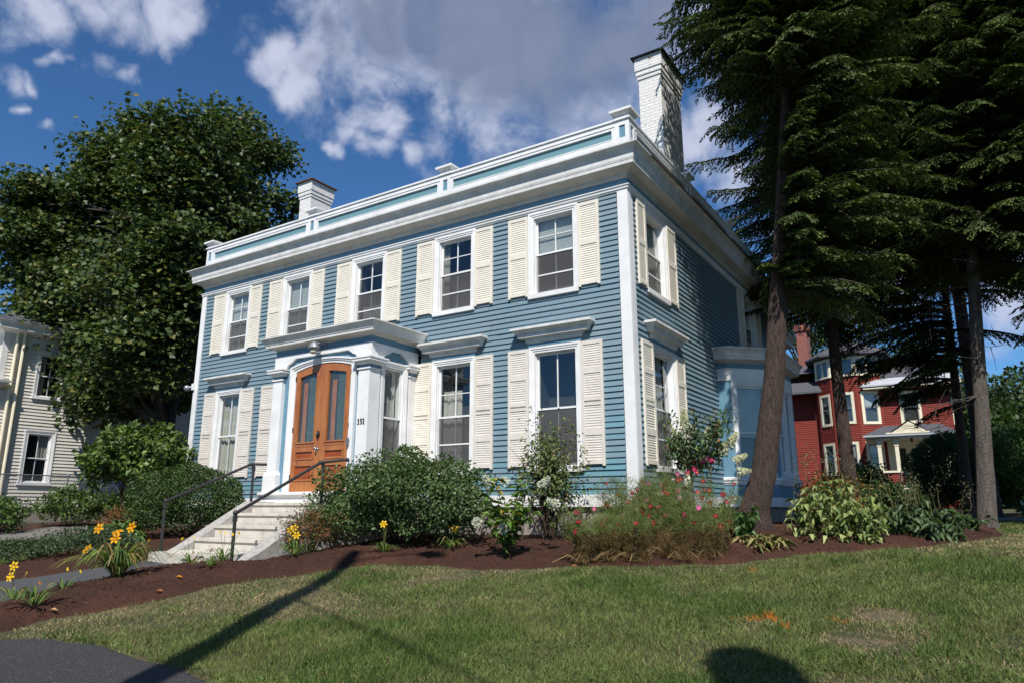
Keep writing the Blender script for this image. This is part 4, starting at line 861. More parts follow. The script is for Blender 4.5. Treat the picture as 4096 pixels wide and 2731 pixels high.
for x in (1.56, 2.17, 3.27, 3.86):
    mb = MB(); z0 = 2.43 if x < 2.5 else 1.9
    mb.box(RP(x-.065, 20.68, z0), RP(x+.065, 20.81, 3.70)); mb.box(RP(x-.085, 20.66, 3.40), RP(x+.085, 20.83, 3.46))
    for s in (-1, 1): mb.prism([(x+s*.066, 3.44), (x+s*.066, 3.695), (x+s*.30, 3.695), (x+s*.20, 3.66), (x+s*.12, 3.58)], 20.72, 20.77, lambda u, d, z: RP(u, d, z))
    mb.build('porch_post', 'creamtrim', prf)
mb = MB(); T, L = seg((1.44, 20.66), (2.22, 20.66)); boards(mb, T, 0, L, .95, 2.36, [], .0815, .014); T, L = seg((2.22, 20.66), (2.22, 22.1)); boards(mb, T, 0, L, .95, 2.36, [], .0815, .014); hw = mb.build('porch_wall', 'redshingle', red)
mb = MB(); mb.box(RP(1.38, 20.6, 2.361), RP(2.28, 20.85, 2.44)); mb.build('porch_wall_cap', 'creamtrim', hw)
mb = MB(); mb.box(RP(1.46, 20.72, .9), RP(4.0, 22.15, 1.80)); mb.build('porch_base', 'redshingle', red)
mb = MB(); mb.box(RP(1.44, 20.64, 1.801), RP(4.05, 22.15, 1.88)); mb.build('porch_floor', 'creamtrim', red)
for k in range(6):
    mb = MB(); mb.box(RP(2.24, 20.62-.16*(k+1), .7), RP(2.90, 20.62-.16*k, 1.80-.155*k)); sp_ = mb.build('porch_step', 'creamtrim', red)
    mb = MB(); mb.box(RP(2.235, 20.60-.16*(k+1), 1.8005-.155*k), RP(2.905, 20.615-.16*k, 1.835-.155*k)); mb.build('tread', 'galv', sp_)
T, L = seg((1.72, 22.19), (4.15, 22.19)); mb = MB(); rect(mb, T, .0, 2.4, 1.88, 3.75, .0, .02); mb.build('entrance_wall', 'creamtrim', red)
mb = MB(); rect(mb, T, .80, 1.30, 1.89, 3.45, .0205, .05); dd = mb.build('front_door', 'creamtrim', red); mb = MB(); rect(mb, T, .86, 1.24, 2.35, 3.38, .0505, .055); mb.build('door_screen', 'interior', dd)
mb = MB(); rect(mb, T, .35, .65, 2.5, 3.4, .0205, .04); mb.build('porch_window', 'interior', red)
mb = MB(); mb.tube([RP(2.24, 19.7, .95), RP(2.24, 19.7, 1.55)], .02, 6); mb.tube([RP(2.24, 19.7, 1.55), RP(2.24, 20.6, 2.38)], .02, 6); mb.build('porch_rail', 'galv', red)
mb = MB(); mb.box(RP(2.66, 20.9, 3.55), RP(2.74, 20.98, 3.70)); mb.build('porch_lantern', 'black', red)
# green folding chair on that porch
chair = thing('folding_chair', 'small green folding chair on the red house porch', 'chair', RP(2.5, 21.3, 1.88))
def rb(mb, a, b, r=.018): mb.tube([RP(*a), RP(*b)], r, 6)
mb = MB(); mb.box(RP(2.42, 21.1, 2.20), RP(2.72, 21.4, 2.225)); mb.build('seat', 'green', chair)
mb = MB(); rb(mb, (2.44, 21.12, 2.22), (2.32, 21.12, 2.62)); rb(mb, (2.44, 21.38, 2.22), (2.32, 21.38, 2.62)); rb(mb, (2.33, 21.1, 2.58), (2.33, 21.4, 2.58)); mb.build('backrest', 'green', chair)
for y in (21.12, 21.38):
    mb = MB(); rb(mb, (2.42, y, 2.22), (2.72, y, 1.885)); mb.build('leg', 'green', chair); mb = MB(); rb(mb, (2.70, y+.03, 2.22), (2.42, y+.03, 1.885)); mb.build('leg', 'green', chair)

# ============================================================ trees
def limb(vm, pts, rad, col, n=7):
    pts = np.asarray(pts, float); k = len(pts); rings = []
    for i in range(k):
        d = pts[min(i+1, k-1)]-pts[max(i-1, 0)]; d /= max(np.linalg.norm(d), 1e-6); a = np.cross(d, [0, 0, 1.] if abs(d[2]) < .9 else [1., 0, 0]); a /= np.linalg.norm(a); b = np.cross(d, a)
        t = np.arange(n)*2*math.pi/n; rings.append(pts[i]+rad[i]*(np.cos(t)[:, None]*a+np.sin(t)[:, None]*b))
    V = np.concatenate(rings); F = []
    for i in range(k-1):
        for j in range(n): p, q = i*n+j, i*n+(j+1) % n; F += [(p, q, q+n), (p, q+n, p+n)]
    vm.put(V, F, np.tile([col], (len(V), 1)))
def curve(p, q, n=6, sag=0., jit=.0):
    t = np.linspace(0, 1, n)[:, None]; P = np.asarray(p)*(1-t)+np.asarray(q)*t; P[:, 2] += (sag*4*t*(1-t))[:, 0]; P[1:-1] += rng.normal(size=(n-2, 3))*jit; return P
def trunk_mesh(name, pts, rad, mat, parent, n=20, rough=.03):
    """bark cylinder with ridges, flared at the foot"""
    pts = np.asarray(pts, float); t = np.linspace(0, len(pts)-1, 60); P = np.stack([np.interp(t, range(len(pts)), pts[:, i]) for i in range(3)], 1); r = np.interp(t, range(len(pts)), rad)
    mb = MB(); L = []; ph = rng.uniform(0, 6, 5)
    for i in range(len(t)):
        th = np.arange(n)*2*math.pi/n; z = P[i, 2]
        rr = r[i]*(1+rough*np.sin(5*th+ph[0]+.5*np.sin(z*1.7))+rough*.8*np.sin(9*th+ph[1]+z*.8)+rough*.6*np.sin(3*th+ph[2]+2.1*z))
        L.append([(P[i, 0]+rr[k]*math.cos(th[k]), P[i, 1]+rr[k]*math.sin(th[k]), z) for k in range(n)])
    mb.loft(L); o = mb.build(name, mat, parent); o.data.polygons.foreach_set('use_smooth', np.ones(len(o.data.polygons), bool)); return o
RT = np.array([.84, .543, 0]); AX = np.array([-.543, .84, 0])
def inpoly(poly, n, g=rng, margin=0.):
    p = np.asarray(poly); out = []
    while sum(map(len, out)) < n:
        q = g.uniform(p.min(0), p.max(0), (n*3, 2)); s = sdist(poly, q[:, 0], q[:, 1]); out.append(q[s > margin])
    return np.concatenate(out)[:n]
# ---- maple
mp = np.array([-17.42, 2.04, .42]); maple = thing('maple_tree', 'large dark green maple in front of the white house', 'tree', mp)
MPOLY = [(-6.7,11.6),(-6.27,12.4),(-4.8,14.2),(-3.15,14.9),(-1.91,15.1),(-1.03,15.75),(.69,16.05),(1.9,15.4),(2.1,14.3),(2.2,13.6),(2.4,12.15),(3.0,10.9),(2.7,10.35),(2.3,9.6),(2.2,8.2),(1.6,6.5),(1.3,4.8),(.4,4.0),(-1.26,3.5),(-2.37,3.3),(-3.1,4.0),(-4.1,5.2),(-5.3,6.5),(-6.9,8.5),(-7.4,10.)]
trunk_mesh('trunk', [mp+[0, 0, -.2], mp+[0, 0, .6], mp+RT*.03+[0, 0, 2.5], mp+RT*.12+[0, 0, 5.0], mp+RT*.3+[0, 0, 8], mp+RT*.7+[0, 0, 11.5]], [.62, .47, .42, .40, .22, .07], 'barkm', maple)
lc = inpoly(MPOLY, 320, np.random.default_rng(5), .42); lv = VM(); br = VM(); g5 = np.random.default_rng(6)
zmid = 9.5
for a, z in lc:
    z -= max(0, z-9)*.17
    hw = 4.3*math.sqrt(max(.1, 1-((z-zmid)/7.2)**2)); b = g5.uniform(-.75 if a > -1 else .2, 1)*hw*.95
    kz = 1+b/23.; a *= kz; z = 1+(z-1)*kz
    c = mp*[1, 1, 0]+RT*a+AX*b+np.array([0, 0, z]); r = g5.uniform(.6, 1.15)
    n = int(600*r*r)+40; d = rdir(n, g5); d[:, 2] = np.where(d[:, 2] < -.5, -d[:, 2], d[:, 2]); d = unit(d); rad = r*(1.08-.75*g5.random(n)**1.4)[:, None]*(1+.14*g5.normal(size=(n, 1)))
    P = c+d*rad*[1.2, 1.2, .78]+g5.normal(size=(n, 3))*.10
    D = unit(d*[1, 1, .2]+g5.normal(size=(n, 3))*.55+[0, 0, -.35]); N = unit(g5.normal(size=(n, 3))*.45+[.15, -.2, 1])
    tone = g5.choice([0, 1, 2], n, p=[.6, .33, .07]); C0 = np.array([[.050, .080, .024], [.078, .108, .030], [.15, .145, .04]])[tone]*g5.uniform(.7, 1.3, (n, 1))*g5.uniform(.85, 1.15)
    s = g5.uniform(.13, .23, n); lv.leaves(P, D, N, s, s*.95, C0, .18, .15)
    zj = min(max(z-g5.uniform(1.2, 3.2), 3.6), 11); k = (zj-.4)/11.1; q = mp+RT*(.03+.6*k*k)+[0, 0, zj-.42]
    r0 = .05+.09*(1-z/17); limb(br, curve(q, c-[0, 0, .2*r], 7, .35, .10), np.linspace(r0, .018, 7), (.05, .045, .04), 6)
    for _ in range(5): e = c+rdir(1, g5)[0]*r*[.9, .9, .5]; limb(br, curve(c-[0, 0, .2*r], e, 4, .1, .05), np.linspace(.022, .007, 4), (.05, .045, .04), 4)
lv.build('crown', 'leaf', maple); br.build('branches', 'chip', maple)
# ---- hemlocks: long drooping boughs of flat sprays
def bough(L, g, dens=1.):
    """local bough along +x; returns leaf arrays and stem points"""
    P = []; D = []; N = []; LL = []; up_ = g.uniform(.0, .25); dr = g.uniform(.16, .30)
    f = lambda s: np.stack([s, .05*L*np.sin(s*1.3+up_*9), up_*s-dr*s*s/L*1.2], -1)
    ss = np.arange(.14*L, L, .072/dens)
    for i, s in enumerate(ss):
        p = f(np.array(s)); t = f(np.array(s+.02))-p; t /= np.linalg.norm(t); side = 1 if i % 2 else -1; k = s/L
        bl = (.16+.42*L/2.4*(1-.65*k)*min(1, k*3))*g.uniform(.7, 1.25); dirb = unit(t*math.cos(.95)+np.array([-t[1], t[0], 0])*math.sin(.95)*side+[0, 0, -.10-g.uniform(0, .28)])
        m = max(3, int(bl/.033)); w = np.linspace(.05, 1, m)*bl; q = p+dirb*w[:, None]+np.stack([0*w, 0*w, -.55*w*w/max(bl, .1)*.5], 1)
        nb = np.array([-dirb[1], dirb[0], 0]); 
        for sg in (-1, 1):
            P.append(q); D.append(unit(dirb*.75+nb*sg*.75+np.array([0, 0, -.20])+g.normal(size=(m, 3))*.24)); LL.append(np.full(m, .12)*g.uniform(.7, 1.3, m)*(1-.35*w/bl)); N.append(np.tile([0, 0, 1.], (m, 1))+g.normal(size=(m, 3))*.25)
    return [np.concatenate(x) for x in (P, D, N, LL)]+[f(np.linspace(0, L, 7))]
gb = np.random.default_rng(21); BOUGH = [bough(L, gb) for L in (1.3, 1.3, 1.9, 1.9, 2.5, 2.5, 3.1, 3.1)]
def hemlock(label, foot, top, rad, z0, z1, rfun, nb, seed, col=1., rtrunk=.3, extra=(), mat='bark', bare=0, bend=0.):
    g = np.random.default_rng(seed); foot = np.asarray(foot, float); top = np.asarray(top, float)
    t = thing('hemlock_tree', label, 'tree', foot, 'hemlocks at the right of the house')
    ax = lambda z: foot+(top-foot)*np.clip((z-foot[2])/(top[2]-foot[2]), 0, 1)+RT*bend*(1-math.exp(-max(0, z-foot[2])/1.6))
    fl = [foot+[0, 0, -.25], foot+[0, 0, .25], ax(foot[2]+.9), ax(foot[2]+2.5), ax(foot[2]+5), ax(top[2]*.8), ax(top[2])]
    trunk_mesh('trunk', fl, [rtrunk*(1.6 if bend else 1.3), rtrunk*(1.25 if bend else 1.1), rtrunk*1.03, rtrunk*.86, rtrunk*.74, rtrunk*.3, .04], mat, t)
    lv = VM(); br = VM(); items = []
    for i in range(nb):
        z = z0+(z1-z0)*(i+.5)/nb+g.uniform(-.15, .15); az = i*2.399963+g.uniform(-.4, .4); items.append((z, az, rfun(z, az)*g.uniform(.55, 1.15)))
    items += [(z, az, L) for z, az, L in extra]
    for z, az, L in items:
        if L < .4: continue
        bi = int(np.argmin([abs(b[4][-1, 0]-L) for b in BOUGH])); bi = (bi//2)*2+int(g.integers(2)); P, D, N, LL, S = BOUGH[bi]; k = L/S[-1, 0]
        c, s = math.cos(az), math.sin(az); pt = g.uniform(-.26, .26); cp, sp = math.cos(pt), math.sin(pt)
        Rm = np.array([[c*cp, -s, -c*sp], [s*cp, c, -s*sp], [sp, 0, cp]]); o = ax(z)
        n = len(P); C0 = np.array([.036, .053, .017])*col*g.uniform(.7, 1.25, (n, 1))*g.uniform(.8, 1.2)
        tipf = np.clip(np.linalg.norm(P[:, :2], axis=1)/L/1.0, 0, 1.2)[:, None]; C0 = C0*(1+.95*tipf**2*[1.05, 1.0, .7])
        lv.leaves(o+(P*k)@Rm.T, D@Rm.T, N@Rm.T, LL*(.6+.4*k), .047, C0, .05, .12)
        limb(br, o+(S*k)@Rm.T, np.linspace(.018+.012*L, .006, 7), (.055, .045, .038), 5)
    for i in range(bare):
        z = g.uniform(foot[2]+2.6, z0+.8); az = g.uniform(0, 6.28); L = g.uniform(.5, 1.3); o = ax(z); e = o+[math.cos(az)*L, math.sin(az)*L, g.uniform(-.4, .15)]
        limb(br, curve(o, e, 5, g.uniform(.0, .2), .05), np.linspace(.025, .005, 5), (.07, .06, .052), 5)
        for _ in range(3): limb(br, curve(e, e+g.normal(size=3)*.3, 3, 0, .02), [.008, .006, .003], (.07, .06, .052), 4)
    lv.build('crown', 'needle', t); br.build('branches', 'chip', t); return t
def az_of(v): return math.atan2(v[1], v[0])
AZL = az_of(-RT); AZR = az_of(RT); AZC = az_of(-AX)      # image left, right, towards the viewer
def lobe(base_, left=0., right=0., front=0.):
    def f(z, az): return base_(z)+left*max(0, math.cos(az-AZL))+right*max(0, math.cos(az-AZR))+front*max(0, math.cos(az-AZC))
    return f
# T1..T5
def lean_len(z, az):
    rel = (az-AZC+math.pi) % (2*math.pi)-math.pi                    # 0 = towards the viewer, positive = to the right
    if z < 8.8: return 1.15+.95*math.sin(rel) if .3 < rel < math.pi-.1 else (.85 if z < 5.8 else 1.3) if -.25 < rel <= .3 else 0.
    return (1.35+.9*max(0, math.sin(rel))+max(0, -math.sin(rel))*(.35 if z < 9.7 else 1.0))+.3*max(0, math.cos(rel))
hemlock('leaning hemlock with brown trunk beside the bay window', (1.46, 1.38, .70), (2.85, 2.3, 14.5), 0, 4.9, 14.4, lean_len, 520, 31, 1.0, .205, bend=.30,
        extra=[(10.7, AZL+.15, 2.3), (11.1, AZL-.1, 2.2), (10.9, AZL+.4, 2.1), (5.2, AZL+.7, .6), (5.0, AZC+.15, .7)])
hemlock('dark straight hemlock trunk between the leaning tree and the paired trunks', (1.92, 9.17, .66), (1.75, 9.4, 20), 0, 6.2, 19.5,
        lambda z, az: 2.5+.5*max(0, math.cos(az-AZL))-.5*max(0, (z-12)/8), 350, 32, .85, .185)
hemlock('slim darker trunk of the pair, half hidden behind the grey one', (4.4, 11.37, .70), (4.9, 11.8, 19), 0, 7.0, 18.5,
        lambda z, az: 2.7-.5*max(0, (z-12)/7), 330, 33, .85, .13, extra=[(6.3, AZL+.1, 2.7), (5.6, AZL-.15, 2.6), (6.9, AZL+.3, 3.0), (5.0, AZL+.25, 2.2), (6.0, AZL+.5, 2.7), (4.4, AZL+.05, 2.0), (5.3, AZL+.1, 2.9), (4.8, AZL-.1, 2.5), (5.6, AZL+.3, 2.9), (5.0, AZL+.45, 2.4), (4.2, AZL+.2, 1.9), (4.0, AZL-.1, 1.7), (4.6, AZL+.35, 2.4), (3.7, AZL+.1, 1.3), (5.2, AZL-.35, 2.7), (6.1, AZL+.35, 3.0), (4.9, AZC-.8, 2.2), (5.7, AZC-.9, 2.5), (5.4, AZL+.6, 2.6), (4.7, AZL+.0, 2.4), (6.3, AZL-.45, 3.0), (5.9, AZL+.55, 2.9), (4.4, AZL+.3, 2.1), (5.9, AZL-.05, 3.0), (6.4, AZL+.15, 3.0), (5.4, AZL-.3, 2.4), (6.6, AZL-.2, 2.9), (6.2, AZL+.2, 2.8), (5.8, AZC+.6, 2.3), (5.2, AZC-.5, 2.4)], bare=14)
hemlock('grey-barked trunk of the pair, standing at the lawn edge', (4.75, 7.45, .56), (6.0, 8.5, 17), 0, 6.6, 16.5,
        lambda z, az: 2.4-.4*max(0, (z-11)/6), 330, 34, 1.0, .172, mat='bark2', bare=16)
hemlock('hemlock at the right edge whose boughs hang into the picture', (8.2, 8.2, .58), (8.1, 8.3, 17), 0, 4.6, 16.5,
        lambda z, az: 3.0, 300, 35, 1.05, .28, bare=6)
hemlock('tall hemlock behind the leaning one, filling the gap over the red house', (4.9, 15.2, .75), (4.9, 15.3, 21), 0, 9.0, 20.5,
        lambda z, az: 3.0, 300, 36, .85, .26)

# ============================================================ garden plants
def ribbon(vm, pts, w, n0, col, col2=None):
    pts = np.asarray(pts, float); k = len(pts); d = np.gradient(pts, axis=0); s = np.cross(d, n0); s /= np.maximum(np.linalg.norm(s, axis=1, keepdims=True), 1e-6)
    w = np.asarray(w)[:, None]; V = np.concatenate([pts-s*w, pts+s*w]); F = []
    for i in range(k-1): F += [(i, i+1, k+i+1), (i, k+i+1, k+i)]
    c = np.asarray(col)[None]*np.ones((k, 1)); 
    if col2 is not None: t = np.linspace(0, 1, k)[:, None]; c = c*(1-t)+np.asarray(col2)*t
    vm.put(V, F, np.concatenate([c, c]))
def shrub(name, label, cat, x, y, rx, ry, h, n, L, Wd, cols, seed, group=None, z=None, lift=.12, probs=None, droop=-.1, stems=14, curl=.1, lump=.16, shell=.5, stemcol=(.06, .045, .03)):
    g = np.random.default_rng(seed); z0 = gz(x, y) if z is None else z; o = np.array([x, y, z0]); t = thing(name, label, cat, o, group)
    d = rdir(n, g); d[:, 2] = np.where(d[:, 2] < -.85, -d[:, 2], d[:, 2]); th = np.arctan2(d[:, 1], d[:, 0]); ph = g.uniform(0, 6, 8)
    rr = 1+lump*(np.sin(3*th+ph[0]+2*d[:, 2])+.8*np.sin(5*th+ph[1]-4*d[:, 2])+.7*np.sin(7*d[:, 2]+2*th+ph[2])+.5*np.sin(11*th+ph[3]+9*d[:, 2])); r = rr*(1-shell*g.random(n)**1.7)
    zc = h*(.5+lift*.5); P = d*r[:, None]*[rx, ry, h*(.5-lift*.5)]+[0, 0, zc]; P[:, 2] = np.maximum(P[:, 2], .04)
    D = unit(d*[1, 1, .5]+g.normal(size=(n, 3))*.75+[0, 0, droop]); N = unit(g.normal(size=(n, 3))*.55+d*.5+[0, 0, .7])
    C = np.asarray(cols)[g.choice(len(cols), n, p=probs)]*g.uniform(.65, 1.35, (n, 1)); lv = VM(); lv.leaves(o+P, D, N, L*g.uniform(.6, 1.25, n), Wd*g.uniform(.7, 1.2, n), C, .15, curl); lv.build('foliage', 'leaf', t)
    sv = VM()
    for _ in range(stems):
        e = P[g.integers(n)]*.93; limb(sv, curve(o+[e[0]*.12, e[1]*.12, -.05], o+e, 6, .08*h, .02*h), np.linspace(.008+.006*h, .003, 6), stemcol, 5)
        for _ in range(2): limb(sv, curve(o+e*.6+[0, 0, .05], o+P[g.integers(n)]*.98*[1, 1, 1] if h < .9 else o+e+g.normal(size=3)*.22, 4, .02, .01), np.linspace(.006, .002, 4), stemcol, 4)
    sv.build('stems', 'chip', t); return t
G1 = [(.036, .075, .022), (.055, .10, .03), (.085, .12, .04)]
shrub('dogwood_shrub', 'broad rounded green shrub between the front steps and the lower windows', 'shrub', -3.52, -1.72, 1.62, 1.08, 1.38, 24000, .062, .048, [(.062, .108, .034), (.092, .145, .050), (.15, .185, .080)], 41, probs=[.5, .38, .12], stems=22, lift=.02)
shrub('round_hedge', 'clipped dark green round shrub left of the front steps', 'shrub', -9.45, -1.85, 1.33, 1.1, 1.42, 21000, .055, .034, [(.038, .072, .018), (.060, .105, .026), (.095, .125, .04)], 42, probs=[.5, .4, .1], lump=.07, stems=10, lift=.0)
vb = shrub('viburnum_shrub', 'tall bright green large-leaved shrub at the left corner of the blue house', 'shrub', -13.1, -1.0, 1.28, 1.1, 2.45, 5600, .15, .11, [(.085, .135, .03), (.13, .185, .045), (.05, .09, .022)], 43, probs=[.45, .35, .2], stems=12, lift=.42, curl=.3)
shrub('spirea_shrub', 'small reddish-orange spirea beside the right cheek of the steps', 'shrub', -4.50, -2.85, .50, .42, .66, 3400, .052, .02, [(.22, .075, .030), (.12, .105, .028), (.075, .105, .03), (.28, .12, .05)], 44, probs=[.34, .26, .3, .1], stems=16, lump=.2)
shrub('spirea_shrub', 'small rust-brown spirea in the left bed below the round hedge', 'shrub', -11.0, -2.3, .56, .45, .62, 2600, .055, .022, [(.20, .075, .028), (.10, .09, .025), (.26, .12, .045)], 45, probs=[.45, .35, .2], stems=12, lump=.2)
shrub('rose_shrub', 'pale green bush at the left edge below the white house window', 'shrub', -18.4, .2, 1.0, .9, 1.15, 3200, .10, .07, [(.075, .125, .03), (.11, .16, .04), (.045, .075, .02)], 46, group='bushes along the wire fence', lump=.2)
shrub('rose_shrub', 'green bush at the fence, second from the left edge', 'shrub', -18.3, 2.0, 1.0, .9, 1.05, 3000, .10, .07, [(.06, .105, .025), (.09, .14, .035), (.045, .075, .02)], 47, group='bushes along the wire fence', lump=.2)
shrub('rose_shrub', 'dark bush in the maple shade against the fence', 'shrub', -18.2, 4.6, 1.2, .9, 1.3, 3200, .10, .07, [(.045, .085, .022), (.07, .115, .03)], 48, group='bushes along the wire fence', lump=.2)
shrub('rose_shrub', 'low bush at the fence post under the viburnum', 'shrub', -18.2, 3.2, .7, .6, .8, 1600, .10, .07, [(.06, .11, .025), (.09, .14, .035)], 49, group='bushes along the wire fence', lump=.2)
shrub('rose_shrub', 'bush out at the far left end of the fence', 'shrub', -18.4, -1.9, 1.0, .8, 1.0, 2600, .10, .07, [(.06, .11, .025), (.09, .14, .035)], 50, group='bushes along the wire fence', lump=.2)
# low perennials in the left bed
shrub('catmint_clump', 'low dark grey-green mounded perennial behind the orange daylilies', 'plant', -8.55, -4.2, .8, .7, .42, 3600, .05, .03, [(.045, .075, .035), (.065, .095, .045)], 51, stems=8)
shrub('catmint_clump', 'low dark green mounded perennial at the edge of the left bed', 'plant', -9.3, -5.0, .7, .6, .36, 2800, .05, .03, [(.04, .07, .03), (.06, .09, .035)], 52, stems=8)
shrub('hosta_clump', 'light green hosta-like clump at the left picture edge', 'plant', -9.55, -5.9, .55, .45, .36, 420, .2, .10, [(.075, .14, .04), (.055, .10, .03)], 53, stems=4, curl=.4)
shrub('hosta_clump', 'bright green low clump in front of the rust-brown spirea', 'plant', -9.6, -3.2, .5, .45, .34, 420, .17, .08, [(.10, .17, .04), (.07, .12, .03)], 54, stems=4, curl=.4)

# hydrangeas
def panicle(vm, o, ax, L, Rr, n, g, cols):
    ax = unit(np.asarray(ax, float)); a = np.cross(ax, [.3, .5, .2]); a /= np.linalg.norm(a); b = np.cross(ax, a)
    t = g.random(n)**.8; th = g.uniform(0, 6.283, n); rr = Rr*(1-t)**.75*np.sqrt(g.uniform(.35, 1, n)); P = o+ax*(t*L)[:, None]+(a*np.cos(th)[:, None]+b*np.sin(th)[:, None])*rr[:, None]
    dd = unit((a*np.cos(th)[:, None]+b*np.sin(th)[:, None])+ax*.4+g.normal(size=(n, 3))*.4); C = np.asarray(cols)[g.integers(len(cols), size=n)]*g.uniform(.8, 1.12, (n, 1))
    for k in range(2): vm.leaves(P, unit(dd+g.normal(size=(n, 3))*.9), dd, .030*g.uniform(.7, 1.3, n), .024, C, .05)
WHT = [(.72, .74, .60), (.64, .68, .46), (.78, .78, .70)]
t = thing('hydrangea_tree', 'small standard hydrangea on one stem with creamy flower cones by the side wall', 'tree', (.72, .72, gz(.72, .72))); g = np.random.default_rng(61); o = np.array([.72, .72, gz(.72, .72)])
sv = VM(); limb(sv, curve(o+[0, 0, -.1], o+[-.06, -.03, 1.05], 6, 0, .008), [.022, .02, .019, .018, .018, .017], (.17, .12, .085), 7); lv = VM(); tips = []
for k in range(15):
    a = k*2.4; rr = g.uniform(.25, .72); e = o+np.array([rr*math.cos(a)*1.0, rr*math.sin(a)*1.0, g.uniform(1.35, 1.95)]); P = curve(o+[-.06, -.03, 1.0], e, 6, -.06, .025); limb(sv, P, np.linspace(.013, .005, 6), (.16, .11, .075), 5); tips.append((e, P))
    m = 95; q = P[g.integers(2, 6, m)]+g.normal(size=(m, 3))*[.10, .10, .09]; D = unit(rdir(m, g)+(e-o)*[.8, .8, 0]+[0, 0, -.4])
    lv.leaves(q, D, unit(g.normal(size=(m, 3))*.5+[0, 0, 1]), g.uniform(.06, .12, m), g.uniform(.025, .05, m), np.array([[.075, .13, .045], [.115, .175, .06], [.045, .08, .03], [.30, .12, .04]])[g.choice(4, m, p=[.45, .3, .22, .03])]*g.uniform(.7, 1.3, (m, 1)), .25, .35)
lv.build('foliage', 'leaf', t); sv.build('stem', 'chip', t)
for e, dx, L in [((-.30, -.15, 1.62), (-.4, 0, 1), .20), ((-.12, -.12, 1.80), (0, -.1, 1), .34), ((.08, -.2, 1.62), (.1, -.2, 1), .22), ((.40, .18, 1.62), (.35, .1, 1), .34), ((.30, .05, 1.55), (.2, -.2, 1), .26), ((.66, .35, 1.45), (.5, .2, .9), .32), ((.74, .42, 1.2), (.8, .3, .5), .26), ((.78, .45, 1.02), (.9, .4, .1), .24), ((.55, .25, 1.35), (.4, -.3, .8), .24), ((-.5, -.2, .62), (-.8, -.2, .4), .15)]:
    pv_ = VM(); panicle(pv_, o+np.array(e)*[.78, .78, .96], dx, L*.9, .08 if L > .2 else .055, int(460*L/.3), g, [(.72, .73, .50), (.66, .68, .42), (.78, .78, .62)]); pv_.build('flower_panicle', 'petal', t)
t = thing('hydrangea_shrub', 'young bright green hydrangea with white lacy flower heads in front of the foundation', 'shrub', (-.95, -2.45, gz(-.95, -2.45))); g = np.random.default_rng(62); o = np.array([-.95, -2.45, gz(-.95, -2.45)])
lv = VM(); sv = VM(); heads = []
for k in range(14):
    a = k*2.4; rr = g.uniform(.12, .46); e = o+np.array([rr*math.cos(a), rr*math.sin(a), g.uniform(.55, 1.08)]); P = curve(o+g.normal(size=3)*[.05, .05, 0], e, 8, .04, .012); limb(sv, P, np.linspace(.008, .004, 8), (.10, .06, .035), 5); heads.append(e)
    for i in range(2, 8):
        for s in (-1, 1):
            d = np.array([math.cos(a+s*1.5+i*1.57), math.sin(a+s*1.5+i*1.57), .15]); m = 2; lv.leaves(P[i]+g.normal(size=(m, 3))*.02, unit(d+g.normal(size=(m, 3))*.3), np.tile([0, 0, 1.], (m, 1))+g.normal(size=(m, 3))*.3, g.uniform(.10, .17, m), g.uniform(.055, .085, m), np.array([[.11, .20, .035], [.085, .155, .03], [.15, .23, .05], [.42, .30, .03]])[g.choice(4, m, p=[.4, .36, .18, .06])]*g.uniform(.8, 1.2, (m, 1)), .15, .4)
lv.build('foliage', 'leaf', t); sv.build('stem', 'chip', t)
for i, (e, L) in enumerate([((-.26, -.1, 1.00), .16), ((-.02, 0, 1.02), .11), ((.42, .22, .95), .22), ((-.30, -.30, .46), .10), ((.10, -.25, .38), .12), ((.62, .30, .70), .18)]):
    pv_ = VM(); panicle(pv_, o+np.array(e), (g.normal()*.5, g.normal()*.4-.2, .6), L, .085, 190, g, WHT); pv_.build('flower_head', 'petal', t)
shrub('upright_shrub', 'upright twiggy shrub with small bronze-tinged leaves before the right lower window', 'shrub', -1.12, -.95, .52, .45, 1.70, 3000, .078, .036, [(.11, .155, .050), (.16, .20, .07), (.20, .16, .07), (.07, .105, .035)], 63, probs=[.4, .27, .15, .18], stems=30, lift=.16, droop=-.35, curl=.3, shell=.9, lump=.3, stemcol=(.05, .035, .025))
# cosmos
def flower(vm, c, n, R_, col, g, petals=8):
    n = unit(np.asarray(n, float)); a = np.cross(n, [.2, .1, .9]); a /= np.linalg.norm(a); b = np.cross(n, a); th = np.arange(petals)*6.2832/petals+g.uniform(0, 1)
    d = a*np.cos(th)[:, None]+b*np.sin(th)[:, None]; vm.leaves(c+d*R_*.12, unit(d+n*.15), np.tile(n, (petals, 1)), R_, R_*.82, np.asarray(col)*g.uniform(.75, 1.25, (petals, 1)), .06)
def centre(vm, c, n, r, col):
    n = unit(np.asarray(n, float)); a = np.cross(n, [.2, .1, .9]); a /= np.linalg.norm(a); b = np.cross(n, a); th = np.arange(8)*6.2832/8; V = np.concatenate([[c+n*r*.7], c+(a*np.cos(th)[:, None]+b*np.sin(th)[:, None])*r+n*r*.2]); vm.put(V, [(0, i+1, (i+1) % 8+1) for i in range(8)], np.tile([col], (9, 1)))
CC = [(.30, .002, .035), (.42, .012, .10), (.22, .002, .02), (.55, .09, .27), (.72, .50, .58)]
g = np.random.default_rng(71); nfl = 0
spots = [(x, y) for x, y in inpoly([(-.12, -2.4), (1.0, -2.1), (1.72, -1.6), (1.7, -.95), (.9, -.8), (.1, -1.2), (-.25, -1.85)], 26, g)]
